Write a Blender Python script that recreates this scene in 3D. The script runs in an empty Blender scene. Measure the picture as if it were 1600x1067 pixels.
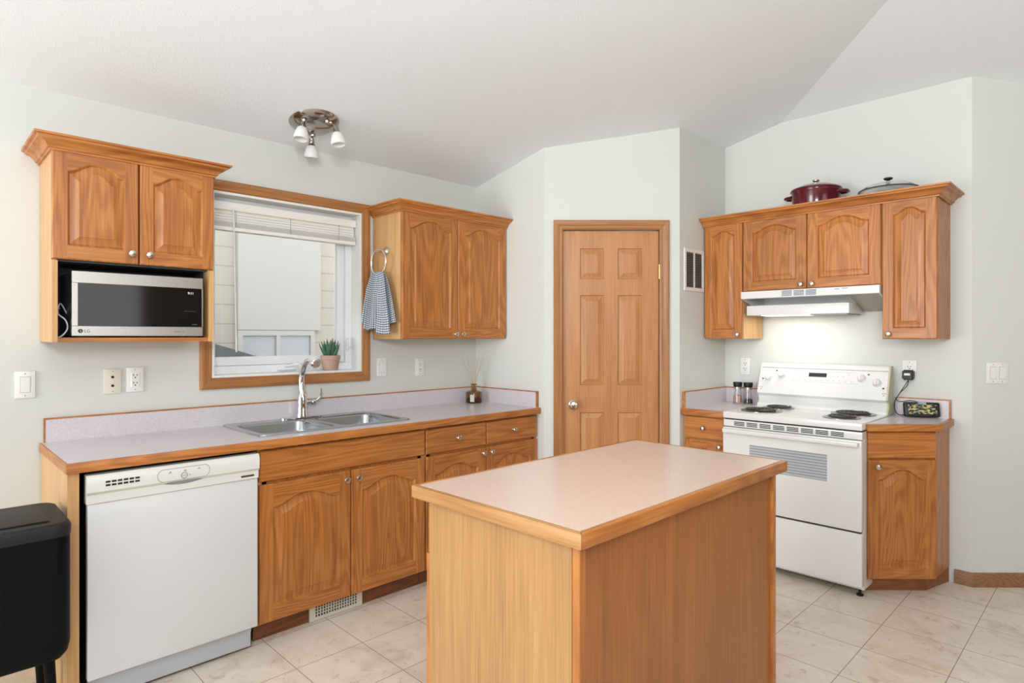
import bpy, bmesh, math, random
from mathutils import Vector, Matrix
random.seed(7)
PI = math.pi
R = math.radians
C = bpy.context.scene.collection

# ------------------------------------------------------------------ camera, world, light, exposure
cam = bpy.data.cameras.new('camera'); cam_o = bpy.data.objects.new('camera', cam); C.objects.link(cam_o)
cam_o.location = (0, 0, 1.371); cam_o.rotation_euler = (R(90), 0, R(45.347 - 90))
cam.lens = 958.045 / 1600 * 36; cam.sensor_width = 36; cam.shift_y = -7.28 / 1600
cam.clip_start = .05
bpy.context.scene.camera = cam_o
sc = bpy.context.scene
vs = sc.view_settings; vs.view_transform = 'Standard'; vs.look = 'None'; vs.gamma = 1; vs.use_curve_mapping = False
vs.exposure = -.12
wd = bpy.data.worlds.new('overcast_sky'); sc.world = wd; wd.use_nodes = True
wn = wd.node_tree.nodes; bgn = wn['Background']
bgn.inputs['Color'].default_value = (1, .99, .97, 1); bgn.inputs['Strength'].default_value = 2.5

def area(name, loc, rot, sx, sy, energy, col=(1, 1, 1)):
    l = bpy.data.lights.new(name, 'AREA'); l.shape = 'RECTANGLE'; l.size = sx; l.size_y = sy; l.energy = energy; l.color = col
    o = bpy.data.objects.new(name, l); C.objects.link(o); o.location = loc; o.rotation_euler = rot
    return o
# daylight coming in through the patio door and windows behind and beside the photographer
area('daylight_patio_door', (-4.45, 2.05, 1.15), (0, R(-90), 0), 2.0, 2.1, 165, (.95, .98, 1))
area('daylight_dining_window', (1.0, -3.40, 1.6), (R(90), 0, 0), 2.6, 1.3, 4, (1, .94, .86))
# added fill light, aimed up to brighten the ceiling and the room
fl = area('added_ceiling_fill', (-.45, -.45, 2.0), (0, 0, 0), .8, .8, 90, (.92, .965, 1))
fl.rotation_euler = Vector((.62, .44, .65)).to_track_quat('-Z', 'Y').to_euler()

# ------------------------------------------------------------------ materials
def new_mat(name):
    m = bpy.data.materials.new(name); m.use_nodes = True
    return m, m.node_tree.nodes, m.node_tree.links, m.node_tree.nodes['Principled BSDF']
def srgb(r, g, b):
    f = lambda c: (c / 255 / 12.92) if c / 255 <= .04045 else ((c / 255 + .055) / 1.055) ** 2.4
    return (f(r), f(g), f(b), 1)
def plain(name, col, rough=.5, metal=0, spec=.5, coat=0, trans=0, ior=1.45, emit=None, es=0, noise=0, nscale=60, bump=0, bscale=200):
    m, n, l, b = new_mat(name)
    b.inputs['Base Color'].default_value = col; b.inputs['Roughness'].default_value = rough
    b.inputs['Metallic'].default_value = metal; b.inputs['Specular IOR Level'].default_value = spec
    b.inputs['Coat Weight'].default_value = coat; b.inputs['Transmission Weight'].default_value = trans; b.inputs['IOR'].default_value = ior
    if emit: b.inputs['Emission Color'].default_value = emit; b.inputs['Emission Strength'].default_value = es
    if noise or bump:
        tc = n.new('ShaderNodeTexCoord')
    if noise:
        t = n.new('ShaderNodeTexNoise'); t.inputs['Scale'].default_value = nscale; t.inputs['Detail'].default_value = 4
        l.new(tc.outputs['Object'], t.inputs['Vector'])
        mx = n.new('ShaderNodeMix'); mx.data_type = 'RGBA'
        c2 = tuple(min(1, c * (1 - noise)) for c in col[:3]) + (1,); c3 = tuple(min(1, c * (1 + noise)) for c in col[:3]) + (1,)
        mx.inputs['A'].default_value = c2; mx.inputs['B'].default_value = c3
        l.new(t.outputs['Fac'], mx.inputs['Factor']); l.new(mx.outputs['Result'], b.inputs['Base Color'])
    if bump:
        t2 = n.new('ShaderNodeTexNoise'); t2.inputs['Scale'].default_value = bscale; t2.inputs['Detail'].default_value = 3
        l.new(tc.outputs['Object'], t2.inputs['Vector'])
        bp = n.new('ShaderNodeBump'); bp.inputs['Strength'].default_value = bump; bp.inputs['Distance'].default_value = .003
        l.new(t2.outputs['Fac'], bp.inputs['Height']); l.new(bp.outputs['Normal'], b.inputs['Normal'])
    return m

def wood(name, light, mid, dark, axis=2, rough=.42, bands=64, streak=.22, contrast=.95, coat=.15, depth=1.0):
    """oak: contour-like growth bands stretched along the grain axis plus fine pores"""
    m, n, l, b = new_mat(name)
    tc = n.new('ShaderNodeTexCoord'); oi = n.new('ShaderNodeObjectInfo')
    mul = n.new('ShaderNodeMath'); mul.operation = 'MULTIPLY'; mul.inputs[1].default_value = 23.7
    l.new(oi.outputs['Random'], mul.inputs[0])
    cmb = n.new('ShaderNodeCombineXYZ')
    for i in range(3): l.new(mul.outputs[0], cmb.inputs[i])
    add = n.new('ShaderNodeVectorMath'); add.operation = 'ADD'
    l.new(tc.outputs['Object'], add.inputs[0]); l.new(cmb.outputs[0], add.inputs[1])
    def mapped(across, along):
        mp = n.new('ShaderNodeMapping'); s = [across] * 3; s[1] *= depth; s[axis] = along
        mp.inputs['Scale'].default_value = s; l.new(add.outputs[0], mp.inputs['Vector']); return mp
    m1 = mapped(5.5, .62)
    n1 = n.new('ShaderNodeTexNoise'); n1.inputs['Scale'].default_value = 1; n1.inputs['Detail'].default_value = 2.2; n1.inputs['Roughness'].default_value = .45
    l.new(m1.outputs[0], n1.inputs['Vector'])
    k = n.new('ShaderNodeMath'); k.operation = 'MULTIPLY'; k.inputs[1].default_value = bands * 2; l.new(n1.outputs['Fac'], k.inputs[0])
    sn = n.new('ShaderNodeMath'); sn.operation = 'SINE'; l.new(k.outputs[0], sn.inputs[0])
    mr = n.new('ShaderNodeMapRange'); mr.inputs['From Min'].default_value = -1; mr.inputs['From Max'].default_value = 1; l.new(sn.outputs[0], mr.inputs['Value']); mr.interpolation_type = 'SMOOTHSTEP'
    m2 = mapped(150, 4.5)
    n2 = n.new('ShaderNodeTexNoise'); n2.inputs['Scale'].default_value = 1; n2.inputs['Detail'].default_value = 3
    l.new(m2.outputs[0], n2.inputs['Vector'])
    m3 = mapped(14, .8)
    n3 = n.new('ShaderNodeTexNoise'); n3.inputs['Scale'].default_value = 1; n3.inputs['Detail'].default_value = 3
    l.new(m3.outputs[0], n3.inputs['Vector'])
    # combine: bands * a + pores * b + streaks * c
    def lin(a, fa, bb, fb):
        x = n.new('ShaderNodeMath'); x.operation = 'MULTIPLY'; x.inputs[1].default_value = fa; l.new(a, x.inputs[0])
        y = n.new('ShaderNodeMath'); y.operation = 'MULTIPLY_ADD'; y.inputs[1].default_value = fb
        l.new(bb, y.inputs[0]); l.new(x.outputs[0], y.inputs[2]); return y.outputs[0]
    v = lin(mr.outputs[0], .15 * contrast, n2.outputs['Fac'], .50)
    v = lin(v, 1, n3.outputs['Fac'], streak)
    r = n.new('ShaderNodeValToRGB'); l.new(v, r.inputs['Fac'])
    e = r.color_ramp.elements
    mid_v = .075 * contrast + .25 + streak * .5
    e[0].position = mid_v - .27; e[0].color = dark; e[1].position = mid_v + .22; e[1].color = light
    em = r.color_ramp.elements.new(mid_v); em.color = mid
    # slight board to board variation
    hs = n.new('ShaderNodeHueSaturation'); l.new(r.outputs['Color'], hs.inputs['Color'])
    vr = n.new('ShaderNodeMapRange'); vr.inputs['To Min'].default_value = .93; vr.inputs['To Max'].default_value = 1.07
    l.new(oi.outputs['Random'], vr.inputs['Value']); l.new(vr.outputs[0], hs.inputs['Value'])
    l.new(hs.outputs['Color'], b.inputs['Base Color'])
    b.inputs['Roughness'].default_value = rough; b.inputs['Coat Weight'].default_value = coat; b.inputs['Coat Roughness'].default_value = .25
    bp = n.new('ShaderNodeBump'); bp.inputs['Strength'].default_value = .12; bp.inputs['Distance'].default_value = .001
    l.new(n2.outputs['Fac'], bp.inputs['Height']); l.new(bp.outputs['Normal'], b.inputs['Normal'])
    return m

OL, OM, OD = srgb(202, 136, 70), srgb(181, 112, 51), srgb(134, 76, 31)
oak = [wood('oak_grain_' + 'xyz'[i], OL, OM, OD, i, depth=.15) for i in range(3)]; oak_body = wood('oak_body', OL, OM, OD, 2)
VL, VM, VD = srgb(218, 176, 124), srgb(206, 160, 106), srgb(176, 128, 80)
veneer = [wood('veneer_grain_' + 'xyz'[i], VL, VM, VD, i, bands=18, contrast=.6, streak=.4) for i in range(3)]
panel_oak = wood('island_panel_oak', srgb(180, 117, 60), srgb(162, 100, 46), srgb(130, 76, 33), 2, bands=10, contrast=.4, streak=.36)
door_wood = wood('pantry_door_wood', srgb(206, 150, 96), srgb(192, 134, 82), srgb(164, 106, 60), 2, bands=14, contrast=.5, streak=.35)
trim_wood = [wood('trim_wood_' + 'xyz'[i], srgb(188, 132, 78), srgb(168, 112, 62), srgb(126, 78, 40), i, bands=14, contrast=.5) for i in range(3)]
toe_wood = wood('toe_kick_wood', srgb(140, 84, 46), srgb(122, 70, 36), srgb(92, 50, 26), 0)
base_trim = wood('baseboard_wood', srgb(160, 118, 82), srgb(142, 102, 70), srgb(112, 78, 52), 0)

tan_m = plain('low_bounce_tan', srgb(158, 132, 106), .8, spec=.2)  # tan added on the unseen walls to dim and warm their bounced light
wall_m = plain('wall_paint', srgb(216, 218, 213), .75, spec=.25, bump=.04, bscale=420)
ceil_m = plain('ceiling_paint', srgb(238, 242, 246), .85, spec=.2, bump=.35, bscale=160)
white_app = plain('white_enamel', srgb(232, 232, 230), .22, coat=.3)
white_pl = plain('white_plastic', srgb(236, 236, 233), .38)
dw_white = plain('dishwasher_white_door', srgb(226, 227, 229), .33)
dw_panel = plain('dishwasher_control_plastic', srgb(228, 228, 222), .35)
cream_pl = plain('cream_plastic', srgb(226, 221, 204), .42)
black_pl = plain('black_plastic', srgb(20, 21, 23), .4)
black_gl = plain('black_glass', srgb(14, 16, 19), .07, spec=.6)
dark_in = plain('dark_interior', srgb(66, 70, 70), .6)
gap_m = plain('shadow_gap_board', srgb(60, 36, 20), .8)
steel = plain('brushed_steel', srgb(196, 194, 190), .3, metal=1, noise=.08, nscale=90)
sink_m = plain('sink_stainless', srgb(172, 176, 180), .19, metal=1)
chrome = plain('chrome', srgb(222, 224, 226), .07, metal=1)
lamp_chrome = plain('polished_nickel', srgb(168, 162, 156), .12, metal=1)
nickel = plain('satin_nickel', srgb(205, 196, 184), .24, metal=1)
brass = plain('brass', srgb(206, 172, 112), .25, metal=1)
trash_m = plain('bin_black_metal', srgb(8, 9, 11), .55, spec=.15)
trash_lid = plain('bin_lid_black', srgb(34, 34, 35), .5, spec=.3)
terra = plain('terracotta', srgb(186, 154, 136), .75, noise=.06)
soil_m = plain('soil', srgb(60, 46, 34), .95, noise=.3, nscale=200)
leaf_m = plain('succulent_green', srgb(74, 112, 84), .45, noise=.25, nscale=40)
burg = plain('burgundy_enamel', srgb(92, 18, 34), .18, coat=.4)
coil_m = plain('burner_coil', srgb(54, 52, 52), .35)
drip_m = plain('drip_pan', srgb(150, 150, 152), .22, metal=1)
glass = plain('clear_glass', (1, 1, 1, 1), .02, trans=1, ior=1.45)
amber = plain('amber_glass', srgb(216, 190, 150), .04, trans=1, ior=1.3)
reed_m = plain('reed', srgb(206, 186, 160), .7)
frost = plain('frosted_glass', srgb(238, 238, 236), .4, trans=.2, emit=(1, .96, .9, 1), es=.04)
lens_m = plain('lamp_lens', srgb(240, 238, 230), .5, emit=(1, .95, .84, 1), es=3.0)
text_w = plain('display_white', srgb(210, 220, 225), .5, emit=(.8, .9, 1, 1), es=.6)
text_g = plain('printed_grey', srgb(120, 122, 124), .6)
text_d = plain('printed_dark', srgb(50, 50, 52), .6)
badge_m = plain('badge_brown', srgb(84, 66, 50), .4)
salt_m = plain('pink_salt', srgb(214, 172, 158), .8, noise=.2, nscale=300)
pepper_m = plain('peppercorns', srgb(44, 36, 32), .8, noise=.5, nscale=300)
yellow_cap = plain('yellowed_plastic', srgb(196, 196, 164), .5)
grey_pl = plain('grey_plastic', srgb(150, 152, 154), .5)
kick_m = plain('kick_plate_grey', srgb(190, 194, 200), .4)
slot_m = plain('slot_dark', srgb(40, 42, 46), .6)
vinyl = plain('window_vinyl', srgb(238, 240, 242), .35)
jamb_m = plain('window_jamb_paint', srgb(240, 240, 238), .55)
blind_m = plain('blind_slat', srgb(246, 244, 238), .45)
siding_w = plain('neighbour_stucco', srgb(186, 187, 186), .8)
siding_s = None
roof_m = plain('roof_shingle', srgb(96, 102, 108), .9, noise=.25, nscale=14)
ext_pane = plain('neighbour_pane', srgb(172, 180, 186), .25)
ground_m = plain('gravel', srgb(122, 120, 116), .95, noise=.2, nscale=20)

def laminate(name, col):
    m, n, l, b = new_mat(name)
    tc = n.new('ShaderNodeTexCoord')
    t = n.new('ShaderNodeTexNoise'); t.inputs['Scale'].default_value = 420; t.inputs['Detail'].default_value = 2
    t2 = n.new('ShaderNodeTexNoise'); t2.inputs['Scale'].default_value = 9; t2.inputs['Detail'].default_value = 4
    l.new(tc.outputs['Object'], t.inputs['Vector']); l.new(tc.outputs['Object'], t2.inputs['Vector'])
    r = n.new('ShaderNodeValToRGB'); e = r.color_ramp.elements
    e[0].position = .35; e[1].position = .62
    e[0].color = tuple(c * .84 for c in col[:3]) + (1,); e[1].color = tuple(min(1, c * 1.08) for c in col[:3]) + (1,)
    l.new(t.outputs['Fac'], r.inputs['Fac'])
    mx = n.new('ShaderNodeMix'); mx.data_type = 'RGBA'; mx.blend_type = 'MULTIPLY'
    r2 = n.new('ShaderNodeMapRange'); r2.inputs['To Min'].default_value = .0; r2.inputs['To Max'].default_value = .22
    l.new(t2.outputs['Fac'], r2.inputs['Value']); l.new(r2.outputs[0], mx.inputs['Factor'])
    l.new(r.outputs['Color'], mx.inputs['A']); mx.inputs['B'].default_value = (.9, .82, .8, 1)
    l.new(mx.outputs['Result'], b.inputs['Base Color']); b.inputs['Roughness'].default_value = .26
    return m
lam = laminate('mauve_grey_laminate', srgb(214, 208, 213))
lam_i = laminate('pink_beige_laminate', srgb(224, 198, 182))

def tile_mat():
    m, n, l, b = new_mat('floor_tiles')
    tc = n.new('ShaderNodeTexCoord')
    mp = n.new('ShaderNodeMapping'); mp.inputs['Location'].default_value = (-1.147, -2.745 + 10 * .3176, 0); mp.vector_type = 'POINT'
    l.new(tc.outputs['Object'], mp.inputs['Vector'])
    br = n.new('ShaderNodeTexBrick'); br.offset = 0; br.squash = 1; br.inputs['Scale'].default_value = 1
    br.inputs['Brick Width'].default_value = .308; br.inputs['Row Height'].default_value = .3176
    br.inputs['Mortar Size'].default_value = .0017; br.inputs['Mortar Smooth'].default_value = .1
    br.inputs['Color1'].default_value = (1, 1, 1, 1); br.inputs['Color2'].default_value = (.93, .93, .93, 1); br.inputs['Mortar'].default_value = (0, 0, 0, 1)
    l.new(mp.outputs[0], br.inputs['Vector'])
    t = n.new('ShaderNodeTexNoise'); t.inputs['Scale'].default_value = 5; t.inputs['Detail'].default_value = 8; t.inputs['Roughness'].default_value = .62; t.inputs['Distortion'].default_value = 1.2
    l.new(tc.outputs['Object'], t.inputs['Vector'])
    r = n.new('ShaderNodeValToRGB'); e = r.color_ramp.elements
    e[0].position = .30; e[0].color = srgb(212, 197, 178); e[1].position = .66; e[1].color = srgb(236, 226, 211)
    x = r.color_ramp.elements.new(.46); x.color = srgb(228, 216, 199)
    l.new(t.outputs['Fac'], r.inputs['Fac'])
    # fleck veins
    t2 = n.new('ShaderNodeTexNoise'); t2.inputs['Scale'].default_value = 11; t2.inputs['Detail'].default_value = 6; t2.inputs['Distortion'].default_value = 2.5
    l.new(tc.outputs['Object'], t2.inputs['Vector'])
    r2 = n.new('ShaderNodeValToRGB'); e2 = r2.color_ramp.elements
    e2[0].position = .30; e2[0].color = (.82, .78, .75, 1); e2[1].position = .40; e2[1].color = (1, 1, 1, 1)
    l.new(t2.outputs['Fac'], r2.inputs['Fac'])
    mx = n.new('ShaderNodeMix'); mx.data_type = 'RGBA'; mx.blend_type = 'MULTIPLY'; mx.inputs['Factor'].default_value = 1
    l.new(r.outputs['Color'], mx.inputs['A']); l.new(r2.outputs['Color'], mx.inputs['B'])
    mx3 = n.new('ShaderNodeMix'); mx3.data_type = 'RGBA'; mx3.blend_type = 'MULTIPLY'; mx3.inputs['Factor'].default_value = .6
    l.new(mx.outputs['Result'], mx3.inputs['A']); l.new(br.outputs['Color'], mx3.inputs['B'])
    mx2 = n.new('ShaderNodeMix'); mx2.data_type = 'RGBA'
    l.new(br.outputs['Fac'], mx2.inputs['Factor']); l.new(mx3.outputs['Result'], mx2.inputs['A']); mx2.inputs['B'].default_value = srgb(150, 126, 102)
    l.new(mx2.outputs['Result'], b.inputs['Base Color']); b.inputs['Roughness'].default_value = .34
    return m
floor_m = tile_mat()

def stripes(name, ca, cb, axis, period, duty, rough=.3, jitter=0):
    m, n, l, b = new_mat(name)
    tc = n.new('ShaderNodeTexCoord'); sp = n.new('ShaderNodeSeparateXYZ'); l.new(tc.outputs['Object'], sp.inputs[0])
    k = n.new('ShaderNodeMath'); k.operation = 'DIVIDE'; k.inputs[1].default_value = period; l.new(sp.outputs[axis], k.inputs[0])
    f = n.new('ShaderNodeMath'); f.operation = 'FRACT'; l.new(k.outputs[0], f.inputs[0])
    g = n.new('ShaderNodeMath'); g.operation = 'LESS_THAN'; g.inputs[1].default_value = duty; l.new(f.outputs[0], g.inputs[0])
    mx = n.new('ShaderNodeMix'); mx.data_type = 'RGBA'; mx.inputs['A'].default_value = ca; mx.inputs['B'].default_value = cb
    l.new(g.outputs[0], mx.inputs['Factor']); l.new(mx.outputs['Result'], b.inputs['Base Color']); b.inputs['Roughness'].default_value = rough
    return m
oven_glass = stripes('oven_window_lined_glass', srgb(190, 194, 198), srgb(146, 155, 162), 2, .0155, .42, .12)
siding_s = stripes('neighbour_lap_siding', srgb(184, 180, 172), srgb(160, 155, 146), 2, .20, .06, .8)

def gingham():
    m, n, l, b = new_mat('gingham_cloth')
    uv = n.new('ShaderNodeUVMap'); sp = n.new('ShaderNodeSeparateXYZ'); l.new(uv.outputs[0], sp.inputs[0])
    outs = []
    for i in range(2):
        f = n.new('ShaderNodeMath'); f.operation = 'FRACT'
        k = n.new('ShaderNodeMath'); k.operation = 'MULTIPLY'; k.inputs[1].default_value = 1 / .0125; l.new(sp.outputs[i], k.inputs[0]); l.new(k.outputs[0], f.inputs[0])
        g = n.new('ShaderNodeMath'); g.operation = 'LESS_THAN'; g.inputs[1].default_value = .5; l.new(f.outputs[0], g.inputs[0]); outs.append(g)
    s = n.new('ShaderNodeMath'); s.operation = 'ADD'; l.new(outs[0].outputs[0], s.inputs[0]); l.new(outs[1].outputs[0], s.inputs[1])
    h = n.new('ShaderNodeMath'); h.operation = 'MULTIPLY'; h.inputs[1].default_value = .5; l.new(s.outputs[0], h.inputs[0])
    r = n.new('ShaderNodeValToRGB'); e = r.color_ramp.elements
    e[0].color = srgb(232, 234, 236); e[1].color = srgb(52, 66, 84); x = r.color_ramp.elements.new(.5); x.color = srgb(146, 156, 168)
    l.new(h.outputs[0], r.inputs['Fac']); l.new(r.outputs['Color'], b.inputs['Base Color']); b.inputs['Roughness'].default_value = .9
    b.inputs['Specular IOR Level'].default_value = .15
    return m
ging = gingham()
def screen_mat():
    m, n, l, b = new_mat('charger_display')
    tc = n.new('ShaderNodeTexCoord'); t = n.new('ShaderNodeTexNoise'); t.inputs['Scale'].default_value = 130; t.inputs['Detail'].default_value = 2
    mp = n.new('ShaderNodeMapping'); mp.inputs['Scale'].default_value = (.55, 1, 1); l.new(tc.outputs['Object'], mp.inputs[0]); l.new(mp.outputs[0], t.inputs['Vector'])
    r = n.new('ShaderNodeValToRGB'); r.color_ramp.interpolation = 'CONSTANT'; e = r.color_ramp.elements
    e[0].color = srgb(30, 32, 34); e[1].position = .47; e[1].color = srgb(122, 126, 112)
    x = r.color_ramp.elements.new(.56); x.color = srgb(206, 190, 92)
    l.new(t.outputs['Fac'], r.inputs['Fac']); l.new(r.outputs['Color'], b.inputs['Base Color']); b.inputs['Roughness'].default_value = .12
    return m
screen_m = screen_mat()

# ------------------------------------------------------------------ mesh builder
class MB:
    def __init__(s): s.v = []; s.f = []; s.m = []; s.uv = None
    def add(s, verts, faces, mat=0):
        o = len(s.v); s.v += [tuple(v) for v in verts]
        for f in faces: s.f.append(tuple(i + o for i in f)); s.m.append(mat)
    def box(s, x0, x1, y0, y1, z0, z1, mat=0, ch=0):
        x0, x1 = min(x0, x1), max(x0, x1); y0, y1 = min(y0, y1), max(y0, y1); z0, z1 = min(z0, z1), max(z0, z1)
        bm = bmesh.new(); bmesh.ops.create_cube(bm, size=1)
        for v in bm.verts: v.co = ((x0 + x1) / 2 + v.co.x * (x1 - x0), (y0 + y1) / 2 + v.co.y * (y1 - y0), (z0 + z1) / 2 + v.co.z * (z1 - z0))
        if ch: bmesh.ops.bevel(bm, geom=bm.edges[:], offset=ch, segments=2 if ch > .0025 else 1, affect='EDGES', profile=.6)
        s.bm(bm, mat); return s
    def bm(s, bm, mat=0, M=None):
        bm.verts.index_update()
        s.add([(M @ v.co) if M else v.co.copy() for v in bm.verts], [[v.index for v in f.verts] for f in bm.faces], mat); bm.free()
    def prism(s, pts, z0, z1, mat=0, ch=0):
        bm = bmesh.new(); vs_ = [bm.verts.new((x, y, z0)) for x, y in pts]; f = bm.faces.new(vs_)
        r = bmesh.ops.extrude_face_region(bm, geom=[f]); bmesh.ops.translate(bm, vec=(0, 0, z1 - z0), verts=[g for g in r['geom'] if isinstance(g, bmesh.types.BMVert)])
        bmesh.ops.recalc_face_normals(bm, faces=bm.faces)
        if ch: bmesh.ops.bevel(bm, geom=bm.edges[:], offset=ch, segments=2, affect='EDGES', profile=.6)
        s.bm(bm, mat); return s
    def lathe(s, prof, n=32, mat=0, M=None, cap=True):
        vs_ = []; fs = []
        for r, z in prof:
            for i in range(n): a = 2 * PI * i / n; vs_.append(Vector((r * math.cos(a), r * math.sin(a), z)))
        for j in range(len(prof) - 1):
            for i in range(n): k = (i + 1) % n; fs.append((j * n + i, j * n + k, (j + 1) * n + k, (j + 1) * n + i))
        if cap:
            if prof[0][0] > 1e-6: fs.append(tuple(range(n))[::-1])
            if prof[-1][0] > 1e-6: fs.append(tuple((len(prof) - 1) * n + i for i in range(n)))
        if M: vs_ = [M @ v for v in vs_]
        s.add(vs_, fs, mat); return s
    def tube(s, path, r, n=10, mat=0, closed=False, caps=True):
        P = [Vector(p) for p in path]; N = len(P); rad = r if isinstance(r, (list, tuple)) else [r] * N
        vs_ = []; fs = []; prev = None
        for i in range(N):
            if closed: t = P[(i + 1) % N] - P[i - 1]
            else: t = P[min(i + 1, N - 1)] - P[max(i - 1, 0)]
            t.normalize()
            if prev is None:
                a = Vector((0, 0, 1)) if abs(t.z) < .9 else Vector((1, 0, 0)); u = t.cross(a).normalized()
            else: u = (prev - t * prev.dot(t)).normalized()
            prev = u; w = t.cross(u)
            for k in range(n): a = 2 * PI * k / n; vs_.append(P[i] + (u * math.cos(a) + w * math.sin(a)) * rad[i])
        for i in range(N if closed else N - 1):
            j = (i + 1) % N
            for k in range(n): q = (k + 1) % n; fs.append((i * n + k, i * n + q, j * n + q, j * n + k))
        if caps and not closed: fs.append(tuple(range(n))[::-1]); fs.append(tuple((N - 1) * n + k for k in range(n)))
        s.add(vs_, fs, mat); return s
    def sweep(s, path, prof, mat=0):
        """closed profile of (out, z) swept along an XY path with mitred corners; out is to the right of travel"""
        n = len(path); rings = []
        for i, p in enumerate(path):
            p = Vector(p)
            d0 = (p - Vector(path[i - 1])).normalized() if i > 0 else None
            d1 = (Vector(path[i + 1]) - p).normalized() if i < n - 1 else None
            if d0 is None: d0 = d1
            if d1 is None: d1 = d0
            n0 = Vector((d0.y, -d0.x)); n1 = Vector((d1.y, -d1.x)); m_ = (n0 + n1).normalized(); k = 1 / max(.2, m_.dot(n0))
            rings.append([(p.x + m_.x * k * o, p.y + m_.y * k * o, z) for o, z in prof])
        vs_ = [v for r in rings for v in r]; q = len(prof); fs = []
        for i in range(n - 1):
            for j in range(q): k = (j + 1) % q; fs.append((i * q + j, i * q + k, (i + 1) * q + k, (i + 1) * q + j))
        fs.append(tuple(range(q))[::-1]); fs.append(tuple((n - 1) * q + j for j in range(q)))
        s.add(vs_, fs, mat); return s
    def build(s, name, mats, parent=None, loc=None, rz=0, smooth=True, ang=35):
        me = bpy.data.meshes.new(name); me.from_pydata(s.v, [], s.f)
        if not isinstance(mats, (list, tuple)): mats = [mats]
        for m in mats: me.materials.append(m)
        me.polygons.foreach_set('material_index', s.m)
        if s.uv:
            ul = me.uv_layers.new(name='UVMap')
            for lp in me.loops: ul.data[lp.index].uv = s.uv[lp.vertex_index]
        bm = bmesh.new(); bm.from_mesh(me); bmesh.ops.recalc_face_normals(bm, faces=bm.faces); bm.to_mesh(me); bm.free()
        if smooth:
            me.polygons.foreach_set('use_smooth', [True] * len(me.polygons)); me.set_sharp_from_angle(angle=R(ang))
        me.update()
        o = bpy.data.objects.new(name, me); C.objects.link(o)
        if parent: o.parent = parent
        if loc: o.location = loc
        if rz: o.rotation_euler = (0, 0, rz)
        return o

def tag(o, label, cat, group=None, kind=None):
    o['label'] = label; o['category'] = cat
    if group: o['group'] = group
    if kind: o['kind'] = kind
    return o
def thing(name, label, cat, loc, rz=0, group=None):
    o = bpy.data.objects.new(name, None); C.objects.link(o); o.location = loc; o.rotation_euler = (0, 0, rz); o.empty_display_size = .05
    return tag(o, label, cat, group)
def struct(o, label=None, cat=None):
    o['kind'] = 'structure'
    if label: o['label'] = label
    if cat: o['category'] = cat
    return o
def text_part(s, size, mat, parent, loc, rot, name='lettering', align='CENTER', ext=.0004):
    cu = bpy.data.curves.new(name, 'FONT'); cu.body = s; cu.size = size; cu.align_x = align; cu.align_y = 'CENTER'; cu.extrude = ext
    t = bpy.data.objects.new(name, cu); C.objects.link(t)
    bpy.context.view_layer.update()
    me = bpy.data.meshes.new_from_object(t.evaluated_get(bpy.context.evaluated_depsgraph_get()))
    bpy.data.objects.remove(t); me.materials.clear(); me.materials.append(mat)
    o = bpy.data.objects.new(name, me); C.objects.link(o); o.parent = parent; o.location = loc; o.rotation_euler = rot
    return o

# ------------------------------------------------------------------ key dimensions (metres, camera foot at the origin)
YS = 3.321      # sink wall
XR = 2.918      # return wall beside the pantry
XS = 4.165      # stove wall
YSTUB = 2.048; YEND = .62
P1 = (XR, 2.661); P2 = (3.540, YSTUB)
XW, YB, XE = -4.5, -3.5, 5.0      # unseen room limits
S = .21445
def ceil_z(x, y):
    return min(2.444 + S * (YS - y), 2.802 + S * (XS - x), 2.55 + S * (x - XW), 2.444 + S * (y - YB))

# ------------------------------------------------------------------ room shell
struct(MB().box(XW - .2, XE + .6, YB - .2, YS + .12, -.1, 0).build('floor', floor_m, smooth=False))
def build_ceiling():
    planes = [(0, -S, 2.444 + S * YS), (-S, 0, 2.802 + S * XS), (S, 0, 2.55 - S * XW), (0, S, 2.444 - S * YB)]
    mb = MB()
    for i, p in enumerate(planes):
        poly = [(XW - .15, YB - .15), (XE + .6, YB - .15), (XE + .6, YS + .15), (XW - .15, YS + .15)]
        for j, q in enumerate(planes):
            if i == j: continue
            a, b, c = q[0] - p[0], q[1] - p[1], q[2] - p[2]
            out = []
            for k in range(len(poly)):
                A, B = poly[k], poly[(k + 1) % len(poly)]
                fa, fb = a * A[0] + b * A[1] + c, a * B[0] + b * B[1] + c
                if fa >= 0: out.append(A)
                if (fa >= 0) != (fb >= 0):
                    t = fa / (fa - fb); out.append((A[0] + t * (B[0] - A[0]), A[1] + t * (B[1] - A[1])))
            poly = out
            if not poly: break
        if len(poly) >= 3:
            lo = [(x, y, p[0] * x + p[1] * y + p[2]) for x, y in poly]; n = len(lo)
            mb.add(lo + [(x, y, z + .1) for x, y, z in lo], [tuple(range(n))[::-1], tuple(range(n, 2 * n))])
    return mb.build('ceiling', ceil_m, smooth=False)
struct(build_ceiling())

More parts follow.
